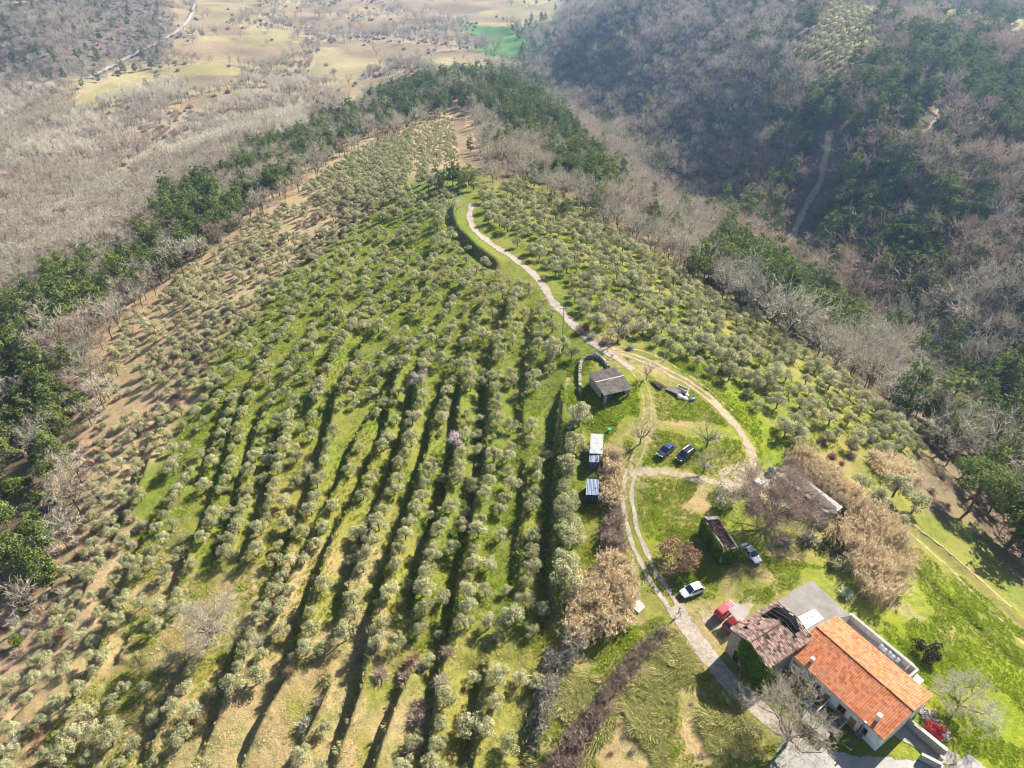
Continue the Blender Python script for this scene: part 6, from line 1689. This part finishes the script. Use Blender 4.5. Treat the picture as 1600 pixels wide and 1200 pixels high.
# cane thickets
def cane(name, polypx, n, h_, lab, seed, mat=M_CANE, pw=.13):
    gg = np.random.default_rng(seed); W = pts_xy(polypx); c = W.mean(0); lo = W.min(0); hi = W.max(0)
    P = lo + gg.random((n * 4, 2)) * (hi - lo); P = P[inpoly(P[:, 0], P[:, 1], [tuple(w) for w in W])][:n]
    P = P + gg.normal(size=P.shape) * .42
    z_ = height(P[:, 0], P[:, 1]); cz_ = H(*c); n = len(P)
    hh = h_ * (.6 + .5 * gg.random(n)) * (.45 + .8 * vnoise(P[:, 0], P[:, 1], 1.3, seed))
    P0 = np.c_[P - c, z_ - cz_ - .1]; lean = np.c_[gg.normal(size=(n, 2)) * .16 * h_ + np.array([.08, .05]) * h_, hh]
    P1 = P0 + lean
    V1, F1 = ribbons(P0, P1, np.full(n, .07), np.full(n, .04), gg); T1 = gg.random(n) * .5
    stalks = raw_mesh("stalks", V1, F1, mat, T1)
    k = 8; base = np.repeat(P0 + lean * .72, k, 0) + np.repeat(lean * .30, k, 0) * gg.random((n * k, 1))
    d = gg.normal(size=(n * k, 3)) * .22 + np.array([.12, .05, .25])
    V2, F2 = ribbons(base, base + d, np.full(n * k, pw), np.full(n * k, pw * .4), gg); T2 = .3 + .7 * gg.random(n * k)
    plumes = raw_mesh("plumes", V2, F2, mat, T2)
    e = empty(name, (*c, cz_), 0, lab, "cane thicket"); link("stalks", stalks, e); link("plumes", plumes, e); return e
cane("cane_thicket", [(915, 905), (945, 880), (985, 885), (992, 930), (978, 985), (945, 1005), (905, 1018), (880, 1000), (885, 965), (900, 930)], 1900, 3.6, "big tan cane thicket left of the tiny well house", 1)
cane("cane_thicket", [(940, 712), (955, 706), (966, 716), (968, 790), (960, 800), (940, 795), (938, 770), (942, 740)], 900, 2.6, "tall narrow tan cane strip between the sheds and the gravel track", 2)
cane("cane_thicket", [(1320, 800), (1350, 800), (1400, 840), (1420, 880), (1405, 930), (1375, 955), (1345, 935), (1330, 900), (1308, 850)], 2400, 4.0, "largest golden cane thicket above the concrete annex", 3)
cane("cane_thicket", [(1222, 722), (1248, 712), (1300, 748), (1345, 790), (1325, 806), (1302, 792), (1262, 752)], 1500, 3.2, "golden cane strip along the back of the long low shed", 4)
cane("cane_thicket", [(1355, 712), (1400, 720), (1440, 752), (1410, 768), (1365, 740)], 600, 2.2, "pale low cane patch on the rough ground above the field", 5)
cane("bramble_strip", [(1036, 978), (1040, 992), (1000, 1042), (985, 1062), (950, 1100), (945, 1125), (915, 1165), (905, 1200), (860, 1240), (830, 1220), (868, 1180), (890, 1140), (930, 1100), (948, 1065), (985, 1025)], 2600, 1.3, "long brown bramble strip running down from the track", 6, M_TWIGB, .07)
cane("bramble_strip", [(948, 800), (966, 800), (972, 850), (970, 890), (950, 900), (942, 850)], 1000, 2.0, "dark brown hedge strip between the lawn and the gravel track", 7, M_TWIGB, .09)
cane("bramble_strip", [(860, 1015), (890, 1010), (900, 1030), (870, 1080), (850, 1150), (830, 1190), (825, 1130), (845, 1060)], 900, 1.6, "dark thorny hedge below the big cane thicket", 8, M_TWIGG, .08)

# ------------------------------------------------------------------ grass as stuff
M_TG = tuft_mesh(1, M_GRASS, 40, .22, .42, .12, .34); M_TD = tuft_mesh(2, M_TUSSOCK, 70, .50, .40, .08, .75); M_TM = tuft_mesh(3, M_DRYGRASS, 36, .22, .42, .09, .3)
def grass_field(name, lab, me, polys, step, seed, thr, smean, rzfix=None, cond=None):
    pts = []
    for P in polys:
        W = pts_xy(P); lo = W.min(0); hi = W.max(0); x, y = jgrid(lo[0], hi[0], lo[1], hi[1], step, 1.0, .3, seed)
        z, px, py, hid = frame(x, y); m_ = inpoly(px, py, P) & ~hid & (vnoise(x, y, 5, seed) > thr)
        for L_, w_ in ((TRK_A, 1.9), (TRK_B, 1.9), (RIDGE, 1.7), (BR, 1.5)):
            m_ &= np.abs(seg_dist(x, y, smooth_line(L_, 3.0))[0]) > w_
        for e_ in (house, ruin, barn): pass
        hp = (np.stack([x, y], 1) - HA); u_ = hp @ HX; v_ = hp @ HY; m_ &= ~((u_ > -1.5) & (u_ < HL + 2) & (v_ > -.2) & (v_ < HW + 8.5) & ~((v_ > HW + 4.5) & (u_ > 4)))
        rp = (np.stack([x, y], 1) - RA); m_ &= ~((rp @ RX > 0) & (rp @ RX < RL) & (rp @ RY > 0) & (rp @ RY < RW))
        pts.append(np.stack([x[m_], y[m_]], 1))
    P = np.concatenate(pts); gg = np.random.default_rng(seed)
    z = height(P[:, 0], P[:, 1])
    o1 = link(name, me, None, (P[0][0], P[0][1], float(z[0]))); tag(o1, lab, "grass", kind="stuff")
    return o1, P[1:], z[1:], gg
def grass(name, lab, me, polys, step, seed, thr, smean, face=None):
    o1, P, z, gg = grass_field(name, lab, me, polys, step, seed, thr, smean)
    rz = gg.random(len(P)) * 6.28 if face is None else gg.normal(face, .9, len(P))
    sc = gg.normal(smean, .22, len(P)).clip(.4, 2.0) * (.7 + .6 * vnoise(P[:, 0], P[:, 1], 3, seed + 1))
    stuff(name, lab, "grass", np.c_[P, z], rz, sc, np.zeros(len(P), int), [[o1]])
    return len(P)
ng1 = grass("dry_tussocks", "rough dry tussock grass lying over below the gravel track", M_TD, [[(1030, 985), (1060, 980), (1110, 1030), (1150, 1085), (1190, 1130), (1230, 1160), (1220, 1200), (1180, 1260), (880, 1260), (930, 1150), (985, 1065)], [(840, 1040), (960, 1060), (900, 1130), (860, 1200), (820, 1240)]], .70, 61, .42, 1.25, -2.3)
ng2 = grass("green_grass", "short green grass of the yard and meadow", M_TG, [[(1380, 860), (1440, 840), (1700, 1080), (1720, 1260), (1560, 1200), (1500, 1160), (1450, 1100), (1430, 1050), (1340, 960), (1330, 950), (1390, 950), (1420, 900)], [(1040, 890), (1200, 870), (1310, 890), (1320, 940), (1265, 905), (1190, 940), (1090, 960)], [(870, 560), (1080, 560), (1190, 660), (1190, 800), (1050, 850), (980, 830), (960, 700), (880, 640)], [(900, 780), (960, 800), (960, 880), (920, 900), (890, 880)], [(960, 990), (1040, 960), (1030, 980), (960, 1060), (900, 1080), (900, 1030)], [(1180, 1040), (1240, 1050), (1310, 1150), (1340, 1178), (1260, 1160), (1190, 1110)]], .50, 62, .34, .68)
ng3 = grass("yellow_grass", "yellowing grass tufts on the grove terraces", M_TM, [Z['grove'], Z['lower']], .8, 63, .35, .45)
ng4 = grass("terrace_grass", "fresh green grass tufts on the grove terraces", M_TG, [Z['grove'], Z['right']], .85, 64, .40, .7)
ng5 = grass("lower_green_grass", "green grass showing between the dry tussocks", M_TG, [[(1030, 985), (1060, 980), (1110, 1030), (1150, 1085), (1190, 1130), (1230, 1160), (1220, 1200), (1180, 1260), (880, 1260), (930, 1150), (985, 1065)], [(840, 1040), (960, 1060), (900, 1130), (860, 1200), (820, 1240)]], .7, 66, .5, .9)
brc = []
for k in range(46):
    t_ = np.random.default_rng(900 + k).random(2); px_ = 900 + 270 * t_[0]; py_ = 1060 + 130 * t_[1]
    if px_ < 1215 - (py_ - 1000) * .9 + 60 and abs((px_ - 1036) + (py_ - 985) * .9) > 28 and py_ > 1000 + max(0, (px_ - 1060)) * .95:
        x_, y_, z_ = G(px_, py_); brc.append((plant("bramble_clump", BRUSH[(1, 3, 4)[k % 3]], x_, y_, z_ - .3, k, .28 + .3 * t_[1], "low bramble clump", "bush", "bramble clumps in the tussock field"), x_, y_, z_, "low brown bramble clump"))
bp_ = np.concatenate([smooth_line(L, .55) for A_, L in TERR[:-2] if A_ != 1.61]); gg = np.random.default_rng(71)
bp_ = bp_ + gg.normal(size=bp_.shape) * np.array([.45, .3]); bp_ = bp_[gg.random(len(bp_)) < .35]
bt_ = link("bank_grass", tuft_mesh(5, M_TUSSOCK, 40, .5, .35, .07, .45), None, (*bp_[0], H(*bp_[0]))); tag(bt_, "rough grass hanging over the terrace banks", "grass", kind="stuff")
stuff("bank_grass", "rough overhanging grass along every terrace bank of the grove", "grass", np.c_[bp_[1:], height(bp_[1:, 0], bp_[1:, 1])], gg.random(len(bp_) - 1) * 6.28, gg.normal(.95, .3, len(bp_) - 1).clip(.4, 1.8), np.zeros(len(bp_) - 1, int), [[bt_]])
LM_XY += [("the roadside leafless tree", G(1226, 1166)), ("the person on the track", G(1060, 961))]
rank_labels(brc)
print("tufts", ng1, ng2, ng3, ng4)

# ------------------------------------------------------------------ haze
hz = MB().box((0, 1500, (-150 + 112) / 2), (9000, 9000, 262)).build("haze", None)
hm, nt, b = new_mat("haze"); nt.nodes.remove(b)
pv_ = node(nt, "ShaderNodeVolumePrincipled"); pv_.inputs["Color"].default_value = (.38, .61, 1.0, 1); pv_.inputs["Density"].default_value = HAZE_DENSITY; pv_.inputs["Anisotropy"].default_value = .55
nt.links.new(pv_.outputs[0], nt.nodes["Material Output"].inputs["Volume"])
hz.data.materials.append(hm); tag(hz, "pale blue winter haze over the valleys", "haze", kind="stuff")
print("ground z", float(_gz.min()), float(_gz.max()))
